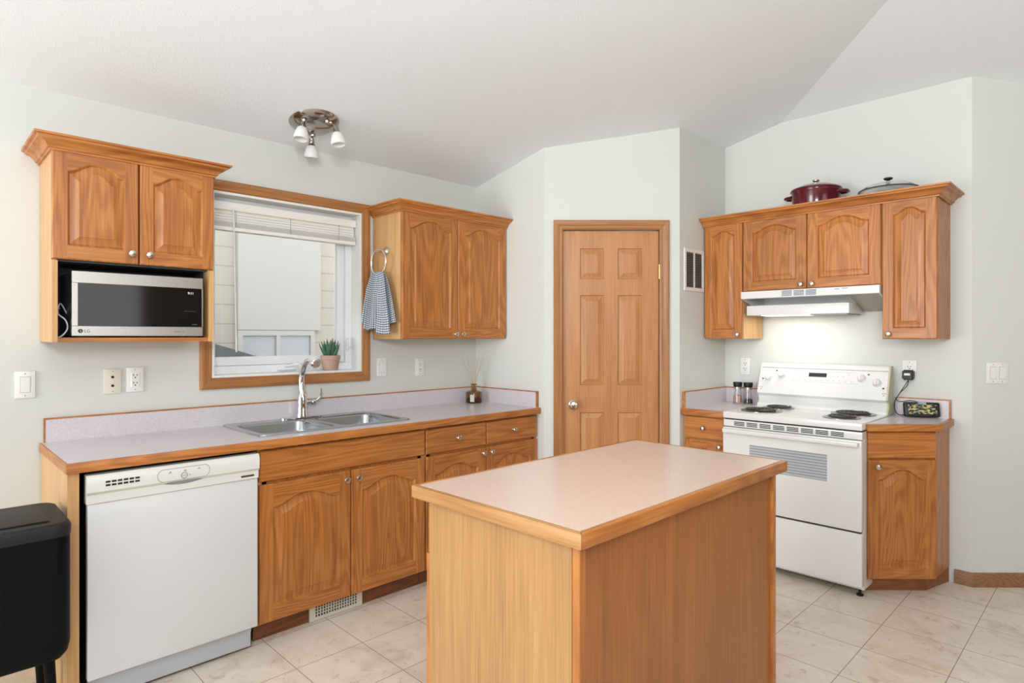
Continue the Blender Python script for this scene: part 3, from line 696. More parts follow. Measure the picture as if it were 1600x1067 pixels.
def faucet():
    r = thing('faucet', 'chrome pull-out kitchen faucet standing behind the double sink', 'faucet', (1.566, 3.243, .9215))
    def rr2(a, b, n=40): return [((a - b) * (1 if math.cos(t) > 0 else -1) + b * math.cos(t), b * math.sin(t)) for t in [2 * PI * i / n for i in range(n)]]
    MB().prism(rr2(.125, .030), 0, .007, 0).build('base_plate', chrome, r)
    MB().lathe([(0, .007), (.033, .007), (.033, .016), (.030, .03), (.028, .07), (.029, .10), (.026, .125), (.021, .15), (.0, .152)], 28).build('body', chrome, r)
    K = [Vector(p) for p in ((0, .004, .10), (0, .006, .145), (0, .012, .20), (0, .000, .255), (0, -.036, .302), (0, -.084, .324), (0, -.124, .318), (0, -.155, .294))]; path = []; rad = []
    for i in range(1, 6):
        for k in range(6):
            t = k / 6; p0, p1, p2, p3 = K[i - 1:i + 3]
            path.append(.5 * (2 * p1 + (p2 - p0) * t + (2 * p0 - 5 * p1 + 4 * p2 - p3) * t * t + (3 * p1 - p0 - 3 * p2 + p3) * t ** 3)); rad.append(.0205 - .0055 * min(1, (i - 1 + t) / 2.5))
    MB().tube(path, rad, 16).build('spout', chrome, r)
    e = Vector(path[-1]); d = (Vector(path[-1]) - Vector(path[-2])).normalized()
    M = Matrix.Translation(e) @ d.to_track_quat('Z', 'Y').to_matrix().to_4x4()
    MB().lathe([(0, -.012), (.0155, -.012), (.022, .004), (.027, .022), (.027, .046), (.022, .052), (0, .052)], 24, 0, M).build('spray_head', chrome, r)
    lv = MB(); lv.lathe([(0, 0), (.014, 0), (.014, .03), (.019, .034), (.019, .052), (.012, .058), (0, .058)], 20, 0, Matrix.Translation((.02, 0, .085)) @ Matrix.Rotation(R(90), 4, 'Y'))
    lv.tube([(.064, 0, .088), (.085, -.002, .092), (.105, -.006, .108), (.112, -.008, .135), (.110, -.008, .158)], [.009, .0085, .008, .0065, .0045], 10); lv.build('lever', chrome, r)
faucet()

def dishwasher():
    x0, x1 = .470, 1.100; xm = (x0 + x1) / 2; r = thing('dishwasher', 'white built-in dishwasher with control strip left of the sink cabinet', 'dishwasher', (xm, 2.70, 0)); h = (x1 - x0) / 2
    MB().box(-h + .012, h - .012, .056, .58, .03, .862).build('tub', black_pl, r, smooth=False)
    MB().box(-h + .004, h - .002, .002, .034, .100, .752, 0, .003).build('door', dw_white, r)
    # control strip: profile swept along x
    prof = [(-.004, .754), (-.004, .786), (-.014, .797), (-.016, .83), (-.013, .850), (-.004, .860), (.034, .860), (.034, .754)]
    mb = MB(); n = len(prof); mb.add([(-h, y, z) for y, z in prof] + [(h, y, z) for y, z in prof], [(i, (i + 1) % n, n + (i + 1) % n, n + i) for i in range(n)] + [tuple(range(n)), tuple(range(n, 2 * n))])
    cs = mb.build('control_panel', dw_panel, r)
    v = MB()
    for i in range(6):
        for z in (.8185, .831): v.box(-h + .058 + i * .0192, -h + .073 + i * .0192, -.0166, -.012, z - .0036, z + .0036)
    v.build('vent', slot_m, cs, smooth=False)
    # control oval: rounded plate with outline
    def lens(a, b0, b1, y): 
        pts = []
        for i in range(17): t = -PI / 2 + PI * i / 16; pts.append((a + .022 * math.cos(t) - .022, (b0 + b1) / 2 + (b1 - b0) / 2 * math.sin(t)))
        return pts + [(-x, z) for x, z in pts[::-1]]
    L1 = lens(.098, .797, .848, 0); L2 = lens(.0955, .7992, .8458, 0); n = len(L1)
    ol = MB(); ol.add([(x + .012, -.0168, z) for x, z in L1] + [(x + .012, -.0168, z) for x, z in L2] , [(i, (i + 1) % n, n + (i + 1) % n, n + i) for i in range(n)]); ol.build('outline', plain('outline_grey', srgb(172, 172, 168), .5), cs, smooth=False)
    for x, z in ((-.045, .831), (.01, .832), (.062, .833)): MB().box(x - .006 + .005, x + .006 + .005, -.0172, -.0166, z - .0008, z + .0008).box(x + .003, x + .007, -.0172, -.0166, z + .002, z + .005).build('cycle_icon', text_g, cs, smooth=False)
    ic = MB(); ic.lathe([(.0105, 0), (.0125, 0), (.0125, .0006), (.0105, .0006)], 24, 0, Matrix.Translation((.012, -.0166, .814)) @ Matrix.Rotation(R(90), 4, 'X'), cap=False)
    ic.box(.002, .022, -.0172, -.0166, .8133, .8147).box(.03, .036, -.0172, -.0166, .813, .815); ic.build('start_button', text_g, cs, smooth=False)
    hp = MB(); N = 20; pts = [(-.11 + .22 * i / N, .796 - .018 * math.sin(PI * i / N)) for i in range(N + 1)]
    hp.add([(x + .012, -.0046, z) for x, z in pts] + [(x + .012, -.012, .7965) for x, z in pts], [(i, i + 1, N + 2 + i, N + 1 + i) for i in range(N)]); hp.build('handle_pocket', grey_pl, cs)
    MB().box(h - .075, h - .02, -.0052, -.004, .764, .772).build('badge', badge_m, cs, smooth=False)
    kp = MB(); kp.box(-h + .01, h - .022, .026, .05, .012, .104, 0, .002).box(-h + .01, h - .022, .022, .027, .078, .098); kp.build('kick_plate', kick_m, r)
    for sx in (-1, 1): MB().lathe([(0, 0), (.014, 0), (.014, .006), (.006, .008), (.006, .03), (0, .03)], 12, 0, Matrix.Translation((sx * (h - .06), .12, 0))).build('foot', black_pl, r)
dishwasher()

# floor register in the toe kick
def register():
    x0, x1 = 1.376, 1.660; r = thing('vent_register', 'cream air register grille set into the toe kick below the sink', 'vent', ((x0 + x1) / 2, 2.7775, .002)); h = (x1 - x0) / 2
    f = MB(); f.box(-h, h, -.006, .0035, 0, .014).box(-h, h, -.006, .0035, .068, .084).box(-h, -h + .026, -.006, .0035, .014, .068).box(h - .026, h, -.006, .0035, .014, .068); f.build('frame', cream_pl, r, smooth=False)
    MB().box(-h + .02, h - .02, .0012, .003, .012, .07).build('backing', slot_m, r, smooth=False)
    g = MB()
    for i in range(17): x = -h + .028 + i * (2 * h - .056) / 16; g.box(x - .0022, x + .0022, -.005, .001, .013, .069)
    for i in range(3): z = .027 + i * .014; g.box(-h + .02, h - .02, -.004, .001, z - .0018, z + .0018)
    g.build('grille', cream_pl, r, smooth=False)
register()

# ------------------------------------------------------------------ microwave
def microwave():
    x0, x1 = .476, .974; xm = (x0 + x1) / 2; r = thing('microwave', 'stainless steel microwave oven inside the open cabinet niche', 'microwave', (xm, 3.16, 1.3685)); h = (x1 - x0) / 2
    y0 = -.146; H = .272
    MB().box(-h + .004, h - .004, y0 + .028, .14, .008, H - .002, 0, .004).build('body', plain('microwave_case', srgb(120, 122, 126), .35, metal=.7), r)
    for sx in (-1, 1):
        for yy in (-.09, .10): MB().box(sx * (h - .04) - .012, sx * (h - .04) + .012, yy - .012, yy + .012, 0, .009).build('foot', black_pl, r, smooth=False)
    fr = MB(); fr.box(-h, h, y0, y0 + .026, H - .050, H, 0, .002).box(-h, h, y0, y0 + .026, .006, .048, 0, .002).box(-h, -h + .020, y0, y0 + .026, .048, H - .050).box(h - .005, h, y0, y0 + .026, .048, H - .050)
    dr = fr.build('door', steel, r)
    MB().box(-h + .020, h - .005, y0 + .0012, y0 + .024, .048, H - .050).build('glass', black_gl, dr, smooth=False)
    rot = (R(90), 0, 0)
    text_part('LG', .017, text_d, dr, (-h + .052, y0 - .0006, .026), rot, 'lettering')
    lg = MB(); M = Matrix.Translation((-h + .029, y0 - .0002, .0265)) @ Matrix.Rotation(R(90), 4, 'X')
    lg.lathe([(0, 0), (.0085, 0), (.0085, .0006), (0, .0006)], 24, 0, M); lg.build('logo', text_d, dr)
    MB().box(-h + .0285, -h + .0300, y0 - .0013, y0 - .0008, .0235, .0315).box(-h + .0285, -h + .0335, y0 - .0013, y0 - .0008, .0225, .0237).build('logo_mark', steel, dr, smooth=False)
    text_part('9:11', .015, text_w, dr, (h - .052, y0 + .0009, H - .072), rot, 'clock_digits')
    text_part('START', .007, text_g, dr, (h - .036, y0 + .0009, .058), rot, 'printing'); MB().box(h - .08, h - .03, y0 + .0006, y0 + .001, .118, .1188).build('printing', text_g, dr, smooth=False)
    text_part('Smart ◇', .011, text_g, dr, (h - .10, y0 - .0006, .027), rot, 'printing')
    cp = [(-h + .006, .0, .10), (-h - .022, -.04, .14), (-h - .035, -.07, .10), (-h - .012, -.09, .07), (-h - .006, -.09, .035), (-h - .025, -.085, .006), (-h - .044, -.085, .004), (-h - .0455, -.08, .05), (-h - .0455, -.075, .115), (-h - .02, -.02, .12)]
    sm = []
    for i in range(len(cp) - 1):
        p0, p1, p2, p3 = [Vector(cp[min(max(i + k, 0), len(cp) - 1)]) for k in (-1, 0, 1, 2)]
        for s_ in range(6):
            t = s_ / 6; sm.append(.5 * ((2 * p1) + (p2 - p0) * t + (2 * p0 - 5 * p1 + 4 * p2 - p3) * t * t + (3 * p1 - p0 - 3 * p2 + p3) * t ** 3))
    MB().tube(sm, .0028, 8).build('power_cord', white_pl, r)
microwave()

# ------------------------------------------------------------------ switches and outlets
def plate(kind, label, loc, rz, w=.070, h=.115, mat=None, group=None):
    r = thing('light_switch' if 'switch' in kind else 'phone_jack' if kind == 'jack' else 'wall_outlet', label, 'light switch' if 'switch' in kind else 'outlet', loc, rz, group)
    pm = mat or white_pl; yb = -.0012
    MB().box(-w / 2, w / 2, -.007, yb, -h / 2, h / 2, 0, .003).build('cover_plate', pm, r)
    if 'switch' in kind:
        for cx in ((0,) if kind == 'switch' else (-w / 4 + .004, w / 4 - .004)):
            b = MB(); b.box(cx - .0175, cx + .0175, -.0075, -.006, -.0345, .0345); b.build('bezel', grey_pl, r, smooth=False)
            k = MB(); k.add([(cx - .0160, -.0078, -.033), (cx + .0160, -.0078, -.033), (cx + .0160, -.0125, .033), (cx - .0160, -.0125, .033), (cx - .0160, -.005, -.033), (cx + .0160, -.005, -.033), (cx + .0160, -.005, .033), (cx - .0160, -.005, .033)],
                   [(0, 1, 2, 3), (4, 7, 6, 5), (0, 4, 5, 1), (1, 5, 6, 2), (2, 6, 7, 3), (3, 7, 4, 0)]); k.build('rocker', pm, r, smooth=False)
        sc_ = [(cx, z) for cx in ((0,) if kind == 'switch' else (-w / 4 + .004, w / 4 - .004)) for z in (-.0465, .0465)]
    elif kind == 'outlet':
        MB().box(-.0175, .0175, -.0095, -.006, -.0345, .0345, 0, .0015).build('receptacle', pm, r)
        s_ = MB()
        for z in (-.018, .018):
            s_.box(-.0085, -.0055, -.0099, -.0094, z - .001, z + .009).box(.0055, .0085, -.0099, -.0094, z - .001, z + .008)
            s_.lathe([(0, 0), (.0032, 0), (.0032, .0005), (0, .0005)], 10, 0, Matrix.Translation((0, -.0094, z - .008)) @ Matrix.Rotation(R(90), 4, 'X'))
        s_.build('slot', slot_m, r, smooth=False); sc_ = [(0, -.0465), (0, .0465)]
    else:
        for z in (-.02, .02):
            MB().lathe([(0, 0), (.0062, 0), (.0062, .0014), (0, .0014)], 18, 0, Matrix.Translation((0, -.0068, z)) @ Matrix.Rotation(R(90), 4, 'X')).build('jack_port', slot_m, r, smooth=False)
        sc_ = [(0, -.0465), (0, .0465)]
    for x, z in sc_: MB().lathe([(0, 0), (.0028, 0), (.0028, .0008), (0, .001)], 10, 0, Matrix.Translation((x, -.0069, z)) @ Matrix.Rotation(R(90), 4, 'X')).build('screw', grey_pl, r)
    return r
plate('switch', 'single white rocker switch on the wall above the black bin', (.360, YS, 1.167), 0)
plate('jack', 'cream plate with two phone jacks below the microwave', (.679, YS, 1.165), 0, mat=cream_pl)
plate('outlet', 'white double outlet just right of the cream jack plate', (.770, YS, 1.169), 0)
plate('switch', 'single white rocker switch right beside the window casing', (2.124, YS, 1.181), 0)
plate('outlet', 'white double outlet under the two door wall cabinet, left of the reed diffuser', (2.417, YS, 1.171), 0)
plate('outlet', 'white double outlet behind the salt and pepper mills', (XS, 1.898, 1.166), RS)
plate('outlet', 'white double outlet right of the stove with a black plug in it', (XS, .914, 1.176), RS)
plate('double_switch', 'white double rocker switch plate on the angled wall at the far right', (4.2605, .5245, 1.173), R(-45), w=.118, h=.114)

# return-air grille on the stub wall
def grille():
    x0, x1, z0, z1 = 3.586, 3.842, 1.672, 1.950; r = thing('wall_vent', 'white louvred air grille on the stub wall beside the hood cabinets', 'vent', ((x0 + x1) / 2, YSTUB, z0)); h = (x1 - x0) / 2; H = z1 - z0; f = .024
    m_ = MB(); m_.box(-h, h, -.010, -.0012, 0, f, 0, .002).box(-h, h, -.010, -.0012, H - f, H, 0, .002).box(-h, -h + f, -.010, -.0012, f, H - f, 0, .002).box(h - f, h, -.010, -.0012, f, H - f, 0, .002).box(-.006, .006, -.010, -.0012, f, H - f)
    m_.build('frame', white_pl, r); MB().box(-h + f, h - f, -.0022, -.0012, f, H - f).build('backing', slot_m, r, smooth=False)
    l_ = MB(); n = 21
    for s_ in (-1, 1):
        a, b = (-h + f, -.006) if s_ < 0 else (.006, h - f)
        for i in range(n):
            z = f + (i + .5) * (H - 2 * f) / n
            l_.add([(a, -.0085, z - .003), (b, -.0085, z - .003), (b, -.0025, z + .003), (a, -.0025, z + .003), (a, -.0078, z - .0038), (b, -.0078, z - .0038), (b, -.0018, z + .002), (a, -.0018, z + .002)], [(0, 1, 2, 3), (4, 7, 6, 5), (0, 4, 5, 1), (2, 6, 7, 3)])
    l_.build('louvers', plain('louver_grey', srgb(120, 120, 118), .5), r, smooth=False)
grille()

# ------------------------------------------------------------------ stove wall: counters, cabinets, stove, hood
def base_left():
    y0, y1 = 1.760, YSTUB - .002; r = thing('base_cabinet', 'narrow oak drawer cabinet between the stub wall and the stove', 'cabinet', (XS, (y0 + y1) / 2, 0), RS); h = (y1 - y0) / 2; D = .595
    MB().box(-h, h, -D + .0195, -.004, .09, .872).build('body', veneer[2], r, smooth=False)
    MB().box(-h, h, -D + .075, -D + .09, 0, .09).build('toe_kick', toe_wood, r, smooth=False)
    d = slab_front(-h + .014, h - .004, .729, .866, -D, 'drawer', r); knob(.005, -D, .797, d)
    d = raised_door(-h + .014, h - .004, .096, .722, -D, sw=.05, rise=.035, bot=.06, parent=r); knob(h - .03, -D, .69, d)
    c = thing('countertop', 'small laminate counter with oak edge left of the stove, under the salt and pepper mills', 'countertop', (XS, (y0 + y1) / 2, .876), RS); D2 = .617; zt = .038
    MB().box(-h, h, -D2 + .02, -.003, 0, zt).build('worktop', lam, c, smooth=False)
    MB().box(-h, h, -D2, -D2 + .0198, -.001, zt - .0008, 0, .003).build('front_edge', oak[0], c)
    b = MB(); b.box(-h + .019, h, -.022, -.003, zt, zt + .098).box(-h, -h + .019, -D2 + .028, -.003, zt, zt + .098); b.build('backsplash', lam, c, smooth=False)
    t = MB(); t.box(-h + .019, h, -.0225, -.003, zt + .0982, zt + .104).box(-h, -h + .0195, -D2 + .02, -.003, zt + .0982, zt + .104).box(-h, -h + .0195, -D2 + .02, -D2 + .0278, zt, zt + .0982); t.build('backsplash_trim', oak[1], c, smooth=False)
base_left()

def base_right():
    # angled end cabinet; face on a 45 degree line
    A = (3.603, .979); B = (3.860, .722); fx, fy = (A[0] + B[0]) / 2, (A[1] + B[1]) / 2; hw = math.hypot(A[0] - B[0], A[1] - B[1]) / 2
    r = thing('base_cabinet', 'angled oak end cabinet right of the stove with one drawer front and door', 'cabinet', (fx, fy, 0), R(-45))
    def loc(x, y):   # world -> local
        dx, dy = x - fx, y - fy; c, s_ = math.cos(R(45)), math.sin(R(45)); return (dx * c - dy * s_, dx * s_ + dy * c)
    t = .0195
    body = [(-hw, t), (hw, t), loc(XS - .005, .722), loc(XS - .005, .979)]
    mb = MB(); mb.prism(body, .088, .872); mb.build('body', oak_body, r, smooth=False)
    toe = [(-hw + .03, .09), (hw - .0, .09), loc(XS - .005, .724), loc(XS - .005, .975)]
    MB().prism(toe, 0, .0878).build('toe_kick', wood('angled_toe_wood', srgb(170, 108, 60), srgb(146, 88, 46), srgb(112, 64, 32), 0), r, smooth=False)
    slab_front(-hw + .004, hw - .004, .731, .868, 0, 'drawer_front', r)
    d = raised_door(-hw + .004, hw - .002, .094, .722, 0, sw=.052, rise=.052, bot=.06, parent=r, top=.05); knob(-hw + .045, 0, .722 - .033, d, .0165)
    c = thing('countertop', 'small angled laminate counter right of the stove with a black charger on it', 'countertop', (fx, fy, .8765), R(-45)); zt = .0375; o = .022
    K0, K1 = loc(3.603 - .02, .979 + .003), loc(3.866, .700)
    cp = [(-hw - .008, -o + .016), (hw + .010, -o + .016), loc(XS - .004, .706), loc(XS - .004, .982)]
    MB().prism([(-hw - .006, -o + .0201), (hw + .008, -o + .0201), loc(XS - .004, .7205), loc(XS - .004, .982)], 0, zt).build('worktop', lam, c, smooth=False)
    MB().box(-hw - .012, hw + .012, -o, -o + .02, -.0005, zt - .0008, 0, .003).build('front_edge', oak[0], c)
    e1 = (hw + .012, -o + .0005); e2 = loc(XS - .004, .7005); e3 = loc(XS - .004, .7202); e4 = (hw + .0085, -o + .0205)
    MB().prism([e1, e2, e3, e4], -.0005, zt - .0008).build('end_edge', oak[1], c, smooth=False)
    bsp = [loc(XS - .022, .982), loc(XS - .022, .722), loc(XS - .004, .722), loc(XS - .004, .982)]
    MB().prism(bsp, zt, zt + .098).build('backsplash', lam, c, smooth=False)
    t = MB(); t.prism([loc(XS - .0225, .982), loc(XS - .0225, .713), loc(XS - .004, .713), loc(XS - .004, .982)], zt + .0982, zt + .104); t.prism([loc(XS - .0225, .7218), loc(XS - .0225, .713), loc(XS - .004, .713), loc(XS - .004, .7218)], zt, zt + .0982); t.build('backsplash_trim', oak[1], c, smooth=False)
base_right()

def stove():
    ya, yb = .987, 1.752; r = thing('stove', 'white electric coil range with raised back panel', 'stove', (XS, (ya + yb) / 2, 0), RS); h = (yb - ya) / 2
    F = -.635    # front plane of oven door (local y)
    MB().box(-h + .003, h - .003, F + .045, -.045, .04, .872).build('body', white_app, r, smooth=False)
    ct = MB(); ct.box(-h, h, F + .002, -.05, .880, .920, 0, .008); ct.build('cooktop', white_app, r)
    MB().box(-h + .006, h - .006, F + .022, -.06, .8722, .8798).build('cooktop_gap', slot_m, r, smooth=False)
    # vent strip
    vs_ = MB().box(-h + .002, h - .002, F + .010, F + .045, .832, .872, 0, .003).build('vent_strip', white_app, r)
    v = MB()
    for i in range(8):
        c0 = -h + .068 + i * .0775
        for z in (.8425, .8515, .8605): v.box(c0, c0 + .064, F + .0092, F + .014, z - .0026, z + .0026)
    v.build('vent_slot', slot_m, vs_, smooth=False)
    od = MB().box(-h + .002, h - .002, F, F + .044, .352, .828, 0, .006).build('oven_door', white_app, r)
    MB().box(-.215, .212, F - .0008, F + .01, .592, .735, 0, 0).build('window', oven_glass, od, smooth=False)
    hd = MB(); hd.box(-h + .012, h - .012, F - .034, F - .012, .796, .822, 0, .009)
    for s_ in (-1, 1): hd.box(s_ * (h - .03) - .018, s_ * (h - .03) + .018, F - .03, F + .004, .797, .820, 0, .004)
    hd.build('handle', white_app, od)
    sd = MB(); sd.box(-h + .002, h - .002, F + .002, F + .046, .062, .342, 0, .006); sd.build('storage_drawer', white_app, r)
    MB().box(-h + .01, h - .01, F + .012, F + .04, .3415, .3525).build('drawer_gap', slot_m, r, smooth=False)
    for sx in (-1, 1):
        for yy in (F + .07, -.12): MB().lathe([(0, 0), (.018, 0), (.018, .008), (.008, .012), (.008, .045), (0, .045)], 14, 0, Matrix.Translation((sx * (h - .03), yy, 0))).build('foot', black_pl, r)
    # backguard profile (y,z) swept in x
    prof = [(-.150, .920), (-.146, .935), (-.120, .955), (-.128, .985), (-.152, 1.003), (-.150, 1.012), (-.088, 1.172), (-.085, 1.190), (-.075, 1.198), (-.045, 1.198), (-.032, 1.19), (-.032, .92)]
    m_ = MB(); n = len(prof); m_.add([(-h + .012, y, z) for y, z in prof] + [(h - .012, y, z) for y, z in prof], [(i, (i + 1) % n, n + (i + 1) % n, n + i) for i in range(n)])
    bg = m_.build('back_panel', white_app, r)
    q2 = [(y, z) for y, z in prof]
    for s_ in (-1, 1):
        a, b = (s_ * (h - .012), s_ * (h - .002)); ec = MB(); ec.add([(a, y, z) for y, z in q2] + [(b, y, z) for y, z in q2], [(i, (i + 1) % n, n + (i + 1) % n, n + i) for i in range(n)] + [tuple(range(n)), tuple(range(n, 2 * n))]); e_ = ec.build('end_cap', yellow_cap if s_ > 0 else white_app, bg); e_['label'] = 'yellowed end cap' if s_ > 0 else 'white end cap'
    th = math.atan2(.062, .160)   # lean of the panel
    def onp(x, z, out=0):         # point on sloped face
        k = (z - 1.012) / .160; return (x, -.150 + .062 * k - out * math.cos(th), z + out * math.sin(th))
    def M_at(x, z): return Matrix.Translation(onp(x, z)) @ Matrix.Rotation(R(90) - th, 4, 'X')
    dp = MB(); dp.add([onp(-.030, 1.118, .0008), onp(.072, 1.118, .0008), onp(.072, 1.142, .0008), onp(-.030, 1.142, .0008)], [(0, 1, 2, 3)]); 
    d0 = MB(); 
    for x0_, x1_, z0_, z1_ in ((-.070, .036, 1.120, 1.144),):
        d0.add([onp(x0_, z0_, .0012), onp(x1_, z0_, .0012), onp(x1_, z1_, .0012), onp(x0_, z1_, .0012), onp(x0_, z0_, -.002), onp(x1_, z0_, -.002), onp(x1_, z1_, -.002), onp(x0_, z1_, -.002)], [(0, 1, 2, 3), (4, 7, 6, 5), (0, 4, 5, 1), (1, 5, 6, 2), (2, 6, 7, 3), (3, 7, 4, 0)])
    d0.build('clock_display', plain('clock_glass', srgb(52, 58, 60), .2), bg, smooth=False)
    pr = MB()
    def dash(x, z, w, hh=.0012): pr.add([onp(x - w / 2, z - hh, .0006), onp(x + w / 2, z - hh, .0006), onp(x + w / 2, z + hh, .0006), onp(x - w / 2, z + hh, .0006)], [(0, 1, 2, 3)])
    dash(.02, 1.153, .36, .0008); dash(.02, 1.088, .40, .0006)
    for i in range(11): dash(-.16 + i * .034, 1.100, .012)
    for x, z in ((-.15, 1.125), (-.12, 1.13), (-.135, 1.14), (-.10, 1.12), (.07, 1.128), (.10, 1.128), (.13, 1.128), (.16, 1.14)): dash(x, z, .010)
    pr.build('markings', plain('pale_print', srgb(176, 182, 186), .5), bg, smooth=False)
    tl = MB(); tl.add([onp(-h + .013, 1.1665, .0007), onp(h - .013, 1.1665, .0007), onp(h - .013, 1.1700, .0007), onp(-h + .013, 1.1700, .0007)], [(0, 1, 2, 3)]); tl.build('trim_line', grey_pl, bg, smooth=False)
    mk = MB()
    for x, z in ((-.272, 1.150), (-.355, 1.095), (.268, 1.146), (.352, 1.070)): mk.add([onp(x - .005, z - .004, .0008), onp(x + .005, z - .004, .0008), onp(x + .005, z + .004, .0008), onp(x - .005, z + .004, .0008)], [(0, 1, 2, 3)])
    mk.build('burner_marks', slot_m, bg, smooth=False)
    for x, z in ((-.318, 1.105), (-.236, 1.125), (.232, 1.122), (.316, 1.100)):
        M = M_at(x, z); k = MB(); k.lathe([(0, 0), (.025, 0), (.024, .004), (.020, .008), (.0185, .020), (.016, .024), (0, .024)], 24, 0, M)
        bm = bmesh.new(); bmesh.ops.create_cube(bm, size=1)
        for v_ in bm.verts: v_.co = (v_.co.x * .009, v_.co.y * .040, .020 + v_.co.z * .022)
        bmesh.ops.bevel(bm, geom=bm.edges[:], offset=.002, segments=2, affect='EDGES'); k.bm(bm, 0, M); k.build('knob', white_app, bg)
    ro = MB()
    for dx, dz in ((-.006, .006), (.006, .006), (0, -.006)): ro.lathe([(0, 0), (.0028, 0), (.0028, .0008), (0, .0008)], 8, 0, M_at(.358 + dx, 1.035 + dz)); ro.lathe([(0, 0), (.0028, 0), (.0028, .0008), (0, .0008)], 8, 0, M_at(-.358 + dx, 1.035 + dz))
    ro.build('outlet_holes', slot_m, bg, smooth=False)
    # burners
    for lx, ly, rad in ((-.222, -.455, .098), (-.212, -.225, .076), (.222, -.225, .098), (.228, -.455, .076)):
        b = MB().lathe([(rad + .020, .9205), (rad + .020, .9235), (rad + .008, .9250), (rad + .002, .9215), (rad * .5, .9212), (0, .9212)], 40, 0, Matrix.Translation((lx, ly, 0)), cap=False).build('drip_pan', drip_m, r)
        sp = []; turns = 4 if rad > .09 else 3.2
        for i in range(int(turns * 28)): a = i / 28 * 2 * PI; rr = .018 + (rad - .018) * (i / (turns * 28)); sp.append((lx + rr * math.cos(a), ly + rr * math.sin(a), .930))
        MB().tube(sp, .0043, 8).build('coil', coil_m, b)
stove()

def hood():
    ya, yb = .981, 1.770; r = thing('range_hood', 'white under-cabinet range hood above the stove', 'range hood', (XS, (ya + yb) / 2, 1.520), RS); h = (yb - ya) / 2; F = -.350
    t = .008; zt = .1385; zf = .094
    b = MB(); b.box(-h, h, F + t, -.003, zt - t, zt); b.box(-h, h, F, F + t, zf, zt, 0, .002)
    for s_ in (-1, 1):
        a, c = (-h, -h + t) if s_ < 0 else (h - t, h)
        pts = [(F + t, zf), (F + t, zt - t), (-.003, zt - t), (-.003, 0)]; b.add([(a, y, z) for y, z in pts] + [(c, y, z) for y, z in pts], [(0, 1, 2, 3), (4, 7, 6, 5), (0, 4, 5, 1), (1, 5, 6, 2), (2, 6, 7, 3), (3, 7, 4, 0)])
    b.box(-h + t, h - t, -.011, -.003, 0, zt - t); b.box(-h + t, h - t, F + t, F + .045, zf - .001, zf + .006)
    b.build('shell', white_app, r)
    MB().box(-h + t + .006, .225, F + .055, -.012, -.012, .05, 0, .003).build('lamp_box', white_app, r)
    MB().box(-.30, .0, F + .09, -.10, -.0150, -.0122).build('lamp_lens', lens_m, r, smooth=False)
    MB().box(.01, .215, F + .06, -.05, -.019, -.0122).build('grease_filter', grey_pl, r, smooth=False)
    up = MB(); up.add([(x, y, z + dz) for dz in (0, .004) for x, y, z in ((.228, F + .046, zf - .002), (h - t - .001, F + .046, zf - .002), (h - t - .001, -.0115, .003), (.228, -.0115, .003))],
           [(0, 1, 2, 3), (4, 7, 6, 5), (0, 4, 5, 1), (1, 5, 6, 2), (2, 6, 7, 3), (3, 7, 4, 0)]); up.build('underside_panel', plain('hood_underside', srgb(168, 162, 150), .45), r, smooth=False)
    v = MB()
    for i in range(3):
        c0 = -.135 + i * .070
        for k in range(4): z = zf + .010 + k * .0085; v.box(c0, c0 + .060, F - .0006, F + .002, z - .0026, z + .0026)
    v.build('vent_slot', plain('vent_blue_grey', srgb(112, 124, 140), .5), r, smooth=False)
    s_ = MB(); s_.box(.165, .188, F - .003, F + .001, zf + .020, zf + .028).box(.215, .24, F - .003, F + .001, zf + .020, zf + .030); s_.build('switch', white_pl, r, smooth=False)
    p = MB(); p.box(.165, .19, F - .0006, F + .001, zf + .031, zf + .034).box(.205, .235, F - .0006, F + .001, zf + .034, zf + .037); p.build('markings', text_g, r, smooth=False)
hood()
# the hood's own lamp
area('hood_lamp', (XS - .21, 1.47, 1.500), (0, 0, 0), .17, .44, 1.1, (1, .96, .88))

# ------------------------------------------------------------------ things on top of the cabinets
def dutch_oven():
    r = thing('dutch_oven', 'burgundy enamelled pot with lid on top of the cabinets over the stove', 'pot', (3.99, 1.372, 2.131))
    MB().lathe([(0, 0), (.118, 0), (.126, .006), (.134, .05), (.139, .125), (.141, .128), (.141, .134), (0, .134)], 48).build('pot', burg, r)
    ld = MB().lathe([(0, .1345), (.144, .1345), (.146, .140), (.143, .147), (.128, .154), (.118, .158), (.09, .170), (.04, .180), (0, .182)], 48).build('lid', burg, r)
    MB().lathe([(0, .181), (.009, .181), (.008, .192), (.021, .198), (.023, .204), (.014, .210), (0, .211)], 20).build('lid_knob', chrome, ld)
    for s_ in (-1, 1):
        p = []
        for i in range(13): a = -1 + 2 * i / 12; p.append((-.02 * 0 + a * .045, s_ * (.132 + .048 * (1 - a ** 4)), .112))
        MB().tube(p, [.009] * 13, 10).build('handle', burg, r)
dutch_oven()
def casserole():
    r = thing('glass_casserole', 'clear glass dish with domed glass lid on the cabinets right of the burgundy pot', 'dish', (4.005, .985, 2.131))
    MB().lathe([(0, 0), (.110, 0), (.122, .006), (.143, .070), (.1475, .074), (.1435, .0745), (.138, .070), (.118, .010), (0, .006)], 44).build('dish', glass, r)
    MB().lathe([(.149, .0755), (.153, .078), (.151, .082), (.1475, .0815), (.149, .0755)], 44, cap=False).build('lid_rim', plain('dark_steel', srgb(84, 86, 88), .3, metal=.8), r)
    MB().lathe([(.1472, .080), (.13, .096), (.10, .112), (.05, .122), (0, .125), (0, .1225), (.05, .1195), (.10, .1095), (.128, .0938), (.146, .0785), (.1472, .080)], 44, cap=False).build('glass_lid', glass, r)
    MB().lathe([(0, .1255), (.012, .1255), (.010, .138), (.022, .142), (.024, .148), (.018, .152), (0, .153)], 20).build('lid_knob', black_pl, r)
casserole()

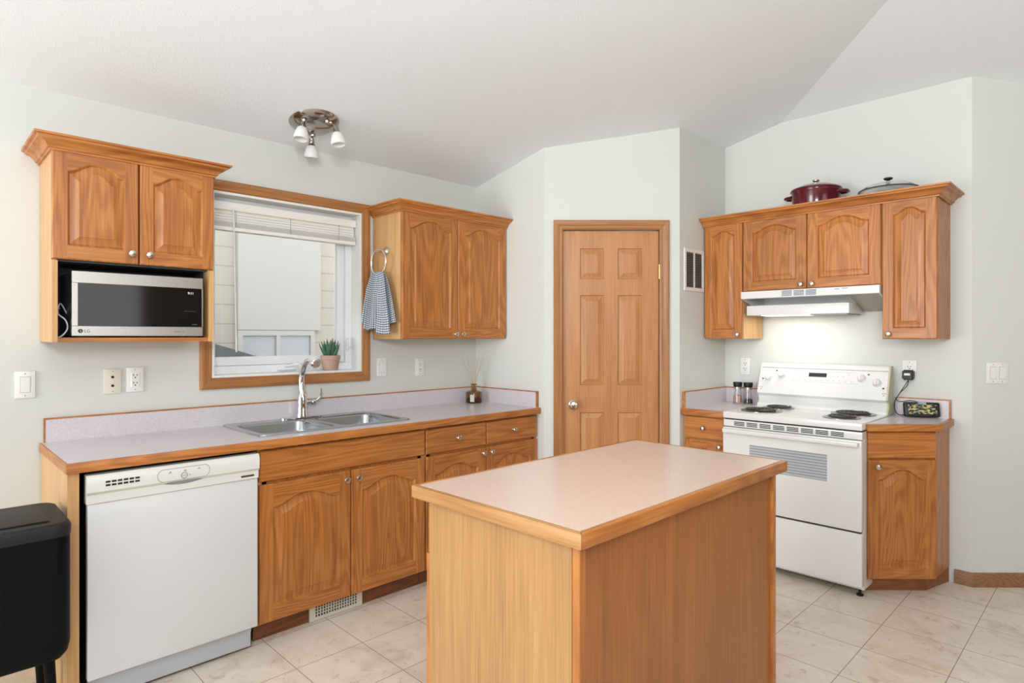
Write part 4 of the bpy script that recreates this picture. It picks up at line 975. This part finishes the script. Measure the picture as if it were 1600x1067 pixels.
# ------------------------------------------------------------------ small things
def towel_ring():
    r = thing('towel_ring', 'round chrome towel ring screwed to the side of the wall cabinet by the window', 'towel ring', (2.063, 3.163, 1.888))
    M = Matrix.Rotation(R(-90), 4, 'Y')
    MB().lathe([(0, .0015), (.026, .0015), (.026, .006), (.020, .012), (.010, .018), (.008, .050), (.011, .056), (.011, .066), (0, .068)], 24, 0, M).build('mount', nickel, r)
    rad = .078; MB().tube([(-.058, rad * math.sin(a), -.072 + rad * math.cos(a)) for a in [2 * PI * i / 48 for i in range(48)]], .0055, 10, closed=True).build('ring', plain('light_nickel', srgb(226, 218, 206), .25, metal=1), r)
towel_ring()
def towel():
    # one sheet pulled through the ring: near tail and far tail, folds opening towards the hem
    mb = MB(); uv = []; nu, nv = 46, 34; ztop = 1.752
    for side in (0, 1):
        off = len(mb.v); sgn = -1 if side == 0 else 1; L = .345 if side == 0 else .315
        vs_ = []
        for j in range(nv + 1):
            t = j / nv; wdt = .046 + (.150 - .046) * (t ** .6)
            for i in range(nu + 1):
                s_ = i / nu * 2 - 1
                fold = math.sin(s_ * 7.3 + .8 + side * 1.4) * .5 + math.sin(s_ * 12.1 + 2 * side) * .28
                amp = .012 + .018 * t
                x = 2.001 + sgn * (.006 + .009 * min(1, t * 3)) + fold * amp * (.6 + .4 * t) - .012 * t * (1 - s_) * .5
                y = 3.163 - s_ * wdt * (1 if side == 0 else .86) + .02 * t * math.sin(s_ * 3) + (.012 * t if side == 0 else -.03 * t)
                hem = .030 * t * (s_ * .6 - .35 * math.cos(s_ * 4.5)) if side == 0 else .02 * t * math.cos(s_ * 3)
                z = ztop - t * L - hem - .016 * (1 - t) * (s_ * s_) * -1
                if t < .04: z = min(z, 1.752)
                vs_.append((x, y, z)); uv.append((s_ * .17, t * L + side * .5))
        fs = [(j * (nu + 1) + i, j * (nu + 1) + i + 1, (j + 1) * (nu + 1) + i + 1, (j + 1) * (nu + 1) + i) for j in range(nv) for i in range(nu)]
        mb.add(vs_, fs)
    # bridge over the ring bottom
    a = list(range(nu + 1)); b = [(nu + 1) * (nv + 1) + i for i in range(nu + 1)]
    mid = []; o = len(mb.v)
    for i in range(nu + 1): p, q = Vector(mb.v[a[i]]), Vector(mb.v[b[i]]); c = (p + q) / 2; mid.append((c.x, c.y, max(p.z, q.z) + .006)); uv.append((i / nu * .34 - .17, -.008))
    mb.v += mid
    for i in range(nu): mb.f += [(a[i], a[i + 1], o + i + 1, o + i), (o + i, o + i + 1, b[i + 1], b[i])]; mb.m += [0, 0]
    mb.uv = uv
    o_ = mb.build('dish_towel', ging, ang=180); tag(o_, 'blue and white gingham dish towel hanging from the chrome ring', 'towel')
    sm = o_.modifiers.new('thick', 'SOLIDIFY'); sm.thickness = .0016
    # origin at the cloth itself
    c = Vector((2.0, 3.163, 1.58)); o_.data.transform(Matrix.Translation(-c)); o_.location = c
towel()

def succulent():
    r = thing('potted_succulent', 'small green succulent in a terracotta pot on the window sill', 'plant', (1.802, YS + .046, WZ0 + .0125))
    MB().lathe([(0, 0), (.040, 0), (.043, .004), (.053, .062), (.056, .064), (.058, .088), (.052, .088), (.050, .076), (0, .076)], 36).build('pot', terra, r)
    MB().lathe([(0, .0765), (.049, .0765), (.03, .080), (0, .082)], 24, cap=False).build('soil', soil_m, r)
    for i in range(24):
        k = i / 24; a = i * 2.39996; lean = .10 + .60 * k; L = .105 - .02 * k + random.uniform(-.01, .01); m_ = MB(); p = []; rad = []
        for j in range(8):
            t = j / 7; o = .008 + .016 * k + L * t * math.sin(lean) * (1 - .25 * t); p.append((o * math.cos(a), o * math.sin(a), .078 + L * t * math.cos(lean) * (1 + .1 * t))); rad.append(max(.0006, .0078 * (1 - t) ** .6 * (.75 + .5 * min(1, t * 4))))
        m_.tube(p, rad, 7).build('leaf', leaf_m, r)
succulent()

def diffuser():
    r = thing('reed_diffuser', 'amber glass reed diffuser bottle in the corner of the sink counter', 'reed diffuser', (2.795, 3.205, .9145))
    prof = [(0, 0), (.050, 0), (.055, .004), (.056, .012), (.056, .066), (.053, .076), (.040, .084), (.022, .088), (.019, .094), (.018, .124), (.024, .128), (.024, .134), (.014, .134), (.013, .094), (.017, .086), (.036, .080), (.050, .072), (.052, .064), (.052, .012), (.048, .006), (0, .005)]
    MB().lathe(prof, 36, cap=False).build('bottle', amber, r)
    MB().lathe([(0, .0065), (.0475, .0065), (.0512, .012), (.0512, .030), (0, .030)], 32, cap=False).build('oil', plain('diffuser_oil', srgb(150, 112, 62), .08, trans=.75, ior=1.33), r)
    lb = MB(); pts = [(.0568 * math.cos(a), .0568 * math.sin(a)) for a in [R(-158) + R(30) * i / 8 for i in range(9)]]
    lb.add([(x, y, .012) for x, y in pts] + [(x, y, .060) for x, y in pts], [(i, i + 1, 10 + i, 9 + i) for i in range(8)]); lb.build('label', plain('paper_label', srgb(206, 202, 192), .6), r)
    for i in range(9):
        a = i * 2 * PI / 9 + .3; rr = random.uniform(.045, .085)
        MB().tube([(-.010 * math.cos(a), -.010 * math.sin(a), .034), (.008 * math.cos(a), .008 * math.sin(a), .134), (rr * math.cos(a), rr * math.sin(a), .134 + .175)], .0017, 6).build('reed', reed_m, r)
diffuser()

def mill(label, loc, fill):
    r = thing('pepper_mill' if fill is pepper_m else 'salt_mill', label, 'grinder', loc)
    MB().lathe([(0, 0), (.031, 0), (.032, .004), (.030, .022), (.024, .075), (.023, .098), (.0215, .098), (.0225, .075), (.028, .022), (.029, .006), (0, .005)], 28, cap=False).build('glass_jar', glass, r)
    MB().lathe([(0, .0055), (.0278, .0055), (.0272, .022), (.0245, .052 if fill is salt_m else .034), (0, .056 if fill is salt_m else .036)], 24, cap=False).build('filling', fill, r)
    MB().lathe([(0, .0985), (.0235, .0985), (.0235, .112), (.0215, .113), (0, .113)], 28).build('collar', steel, r)
    MB().lathe([(0, .1132), (.026, .1132), (.0275, .118), (.0305, .142), (.029, .146), (0, .146)], 28).build('cap', black_pl, r)
mill('glass salt mill with black cap and pink salt, left of the pair by the stove', (4.075, 1.912, .9145), salt_m)
mill('glass pepper mill with black cap and dark peppercorns, next to the stove', (4.075, 1.838, .9145), pepper_m)

def charger():
    r = thing('battery_charger', 'black charger with lit display lying on the counter right of the stove, plugged in above', 'charger', (4.085, .838, .9145), R(-62))
    b = MB(); b.box(-.088, .088, -.018, .018, 0, .082, 0, .010); 
    ob = b.build('case', black_pl, r); ob.rotation_euler = (R(-14), 0, 0); ob.location = (0, -.004, .0045)
    MB().box(-.070, .070, -.0195, -.017, .014, .070).build('display', screen_m, ob, smooth=False)
    text_part('CHARGE', .010, text_w, ob, (.0, -.0192, .075), (R(90), 0, 0), 'lettering')
    # adapter on the outlet and cable (local frame of the rotated empty)
    c, s_ = math.cos(R(62)), math.sin(R(62))
    def lc(x, y, z): dx, dy = x - 4.085, y - .838; return (dx * c - dy * s_, dx * s_ + dy * c, z - .9145)
    ad = MB(); bm = bmesh.new(); bmesh.ops.create_cube(bm, size=1)
    for v in bm.verts: v.co = (v.co.x * .040, v.co.y * .058, v.co.z * .058)
    bmesh.ops.bevel(bm, geom=bm.edges[:], offset=.007, segments=3, affect='EDGES')
    ad.bm(bm, 0, Matrix.Translation(lc(XS - .0305, .914, 1.150)) @ Matrix.Rotation(R(62), 4, 'Z')); ob2 = ad.build('power_adapter', black_pl, r)
    lp = MB(); bm = bmesh.new(); bmesh.ops.create_cube(bm, size=1)
    for v in bm.verts: v.co = (v.co.x * .0012, v.co.y * .030, v.co.z * .012)
    lp.bm(bm, 0, Matrix.Translation(lc(XS - .051, .916, 1.154)) @ Matrix.Rotation(R(62), 4, 'Z')); lp.build('sticker', white_pl, ob2, smooth=False)
    def cat(pts, n=8):
        P = [Vector(p) for p in pts]; out = []
        for i in range(len(P) - 1):
            p0, p1, p2, p3 = P[max(i - 1, 0)], P[i], P[i + 1], P[min(i + 2, len(P) - 1)]
            for k in range(n): t = k / n; out.append(.5 * (2 * p1 + (p2 - p0) * t + (2 * p0 - 5 * p1 + 4 * p2 - p3) * t * t + (3 * p1 - p0 - 3 * p2 + p3) * t ** 3))
        return out + [P[-1]]
    w1 = cat([lc(XS - .032, .914, 1.124), lc(XS - .035, .918, 1.09), lc(XS - .05, .955, 1.04), lc(XS - .06, .976, .99), lc(XS - .06, .975, .945), lc(XS - .07, .955, .922), lc(XS - .075, .93, .921), lc(XS - .08, .905, .935)])
    w2 = cat([lc(XS - .034, .911, 1.124), lc(XS - .045, .945, 1.06), lc(XS - .055, .968, 1.01), lc(XS - .06, .945, .995), lc(XS - .06, .90, 1.005), lc(XS - .055, .86, .995), lc(XS - .06, .81, .96), lc(XS - .08, .772, .935), lc(XS - .085, .778, .922)])
    MB().tube(w1, .0024, 8).tube(w2, .0022, 8).build('cable', black_pl, r)
charger()

def ceiling_light():
    F = Vector((.7029, .7113, 0)); Rr = Vector((.7113, -.7029, 0))
    c = Vector((1.531, 3.034, ceil_z(1.531, 3.034))); r = thing('ceiling_light', 'chrome ceiling light with three small frosted glass shades', 'ceiling light', c)
    tilt = math.atan(S)   # plate follows the sloped ceiling: normal (0, S, 1)
    T = Matrix.Rotation(-tilt, 4, 'X')
    MB().lathe([(0, -.040), (.020, -.0395), (.066, -.036), (.098, -.028), (.117, -.014), (.126, -.004), (.128, -.001), (.120, -.0008), (0, -.0008)], 48, 0, T, cap=False).build('canopy', lamp_chrome, r)
    spots = [(3.15, -1.075, 2.425), (3.17, -.910, 2.405), (3.33, -1.088, 2.392)]
    for d, l, z in spots:
        p = F * d + Rr * l; p.z = z; q = p - c; out = Vector((q.x, q.y, 0)).normalized(); a = T @ Vector((out.x * .085, out.y * .085, -.028))
        top = Vector((q.x, q.y, q.z + .048))
        arm = MB(); arm.lathe([(0, -.012), (.014, -.010), (.016, 0), (0, 0)], 16, 0, Matrix.Translation(a)); arm.tube([a, (a + top) / 2 + out * .010, top], .0055, 8); am = arm.build('arm', lamp_chrome, r)
        ax = (Vector((out.x * .18, out.y * .18, -1))).normalized(); M = Matrix.Translation(top) @ ax.to_track_quat('Z', 'Y').to_matrix().to_4x4()
        MB().lathe([(0, -.008), (.012, -.008), (.014, .002), (.015, .020), (.021, .030), (0, .030)], 20, 0, M).build('socket', lamp_chrome, am)
        MB().lathe([(.016, .026), (.024, .034), (.032, .055), (.037, .078), (.037, .092), (.034, .094), (.034, .078), (.029, .056), (.021, .038), (.010, .032), (0, .031)], 28, 0, M, cap=False).build('lamp_shade', frost, am)
ceiling_light()

def trash():
    x0, x1, y0, y1 = -.20, .397, 2.494, 2.872; zb, zt = .288, .752
    r = thing('trash_can', 'black rectangular bin on legs beside the sink counter at the far left', 'bin', ((x0 + x1) / 2, (y0 + y1) / 2, 0)); hx, hy = (x1 - x0) / 2, (y1 - y0) / 2
    def rr(a, b, rad, n=7):
        pts = []
        for k, (sx, sy) in enumerate(((1, 1), (-1, 1), (-1, -1), (1, -1))):
            for i in range(n + 1): t = (k + i / n) * PI / 2; pts.append((sx * (a - rad) + rad * math.cos(t), sy * (b - rad) + rad * math.sin(t)))
        return pts
    def shell(levels):
        rings = [[(x, y, z) for x, y in rr(hx + o, hy + o, .05 + o * .5)] for o, z in levels]; n = len(rings[0]); m_ = MB()
        m_.add([v for g in rings for v in g], [(k * n + i, k * n + (i + 1) % n, (k + 1) * n + (i + 1) % n, (k + 1) * n + i) for k in range(len(levels) - 1) for i in range(n)] + [tuple(range(n))[::-1], tuple((len(levels) - 1) * n + i for i in range(n))]); return m_
    shell([(-.045, zb), (-.020, zb + .008), (-.006, zb + .028), (0, zb + .06), (0, zt - .045)]).build('body', trash_m, r)
    ld = shell([(.002, zt - .044), (.003, zt - .014), (-.002, zt - .004), (-.010, zt), (-.012, zt)]).build('lid_frame', trash_lid, r)
    def flat(a, b, rad, z0, z1, m, nm):
        p = rr(a, b, rad); return MB().prism(p, z0, z1, 0, .0015).build(nm, m, ld)
    flat(hx - .052, hy - .050, .012, zt + .0002, zt + .0012, black_pl, 'lid_seam'); flat(hx - .057, hy - .055, .010, zt + .0014, zt + .0045, trash_lid, 'lid')
    for sx in (-1, 1):
        for sy in (-1, 1): MB().tube([(sx * (hx - .055), sy * (hy - .075), zb + .004), (sx * (hx - .040), sy * (hy - .062), 0)], [.017, .013], 16).build('leg', trash_m, r)
trash()

# ------------------------------------------------------------------ island
def island():
    x0, x1, y0, y1 = 1.111, 2.316, .896, 1.567; xm, ym = (x0 + x1) / 2, (y0 + y1) / 2; hx, hy = (x1 - x0) / 2, (y1 - y0) / 2
    r = thing('kitchen_island', 'freestanding oak panelled island cabinet in the middle of the kitchen', 'island', (xm, ym, 0)); o = .030; zb = .875
    bx, by0, by1 = hx - o, -hy + o + .004, hy - o - .022
    MB().box(-bx + .0195, bx - .0195, by0 + .0065, by1, .0, zb).build('body', panel_oak, r, smooth=False)
    MB().box(-bx, -bx + .0193, by0 + .02, by1, 0, zb).build('end_panel', wood('island_end_oak', srgb(198, 156, 104), srgb(181, 136, 86), srgb(148, 104, 62), 2, bands=10, contrast=.4, streak=.36), r, smooth=False)
    MB().box(bx - .0193, bx, by0 + .02, by1, 0, zb).build('end_panel', veneer[2], r, smooth=False)
    for sx in (-1, 1): MB().box(sx * bx, sx * (bx - .026), by0 - .004, by0 + .0195, 0, zb, 0, .002).build('corner_trim', oak[2], r)
    w = (2 * bx - .012) / 3
    for i in range(3):
        a = -bx + .002 + i * (w + .004)
        # doors on the far side face +y: build facing -y then turn round
        d = raised_door(-w / 2, w / 2, .09, .705, 0, parent=r, sw=.055, rise=.05); d.rotation_euler = (0, 0, PI); d.location = (a + w / 2, by1 + .0198, 0); knob(-w / 2 + .03, 0, .67, d)
        dr = slab_front(-w / 2, w / 2, .712, .858, .008, 'drawer', r, th=.011); dr.rotation_euler = (0, 0, PI); dr.location = (a + w / 2, by1 + .0198, 0); knob(0, .008, .785, dr)
    c = thing('island_countertop', 'pinkish beige laminate top with oak edge on the kitchen island', 'countertop', (xm, ym, zb + .0003)); zt = .0385; e = .019
    MB().box(-hx + e, hx - e, -hy + e, hy - e, 0, zt).build('worktop', lam_i, c, smooth=False)
    # mitred oak edging with eased corners
    def edge(pts, mat, nm): MB().prism(pts, 0, zt - .0006, 0, .0028).build(nm, mat, c)
    edge([(-hx, -hy), (hx, -hy), (hx - e, -hy + e), (-hx + e, -hy + e)], oak[0], 'edge_band'); edge([(hx, hy), (-hx, hy), (-hx + e, hy - e), (hx - e, hy - e)], oak[0], 'edge_band')
    edge([(-hx, hy), (-hx, -hy), (-hx + e, -hy + e), (-hx + e, hy - e)], wood('island_edge_oak', srgb(194, 148, 94), srgb(176, 128, 76), srgb(144, 98, 54), 1, bands=16, contrast=.5), 'edge_band'); edge([(hx, -hy), (hx, hy), (hx - e, hy - e), (hx - e, -hy + e)], oak[1], 'edge_band')
island()
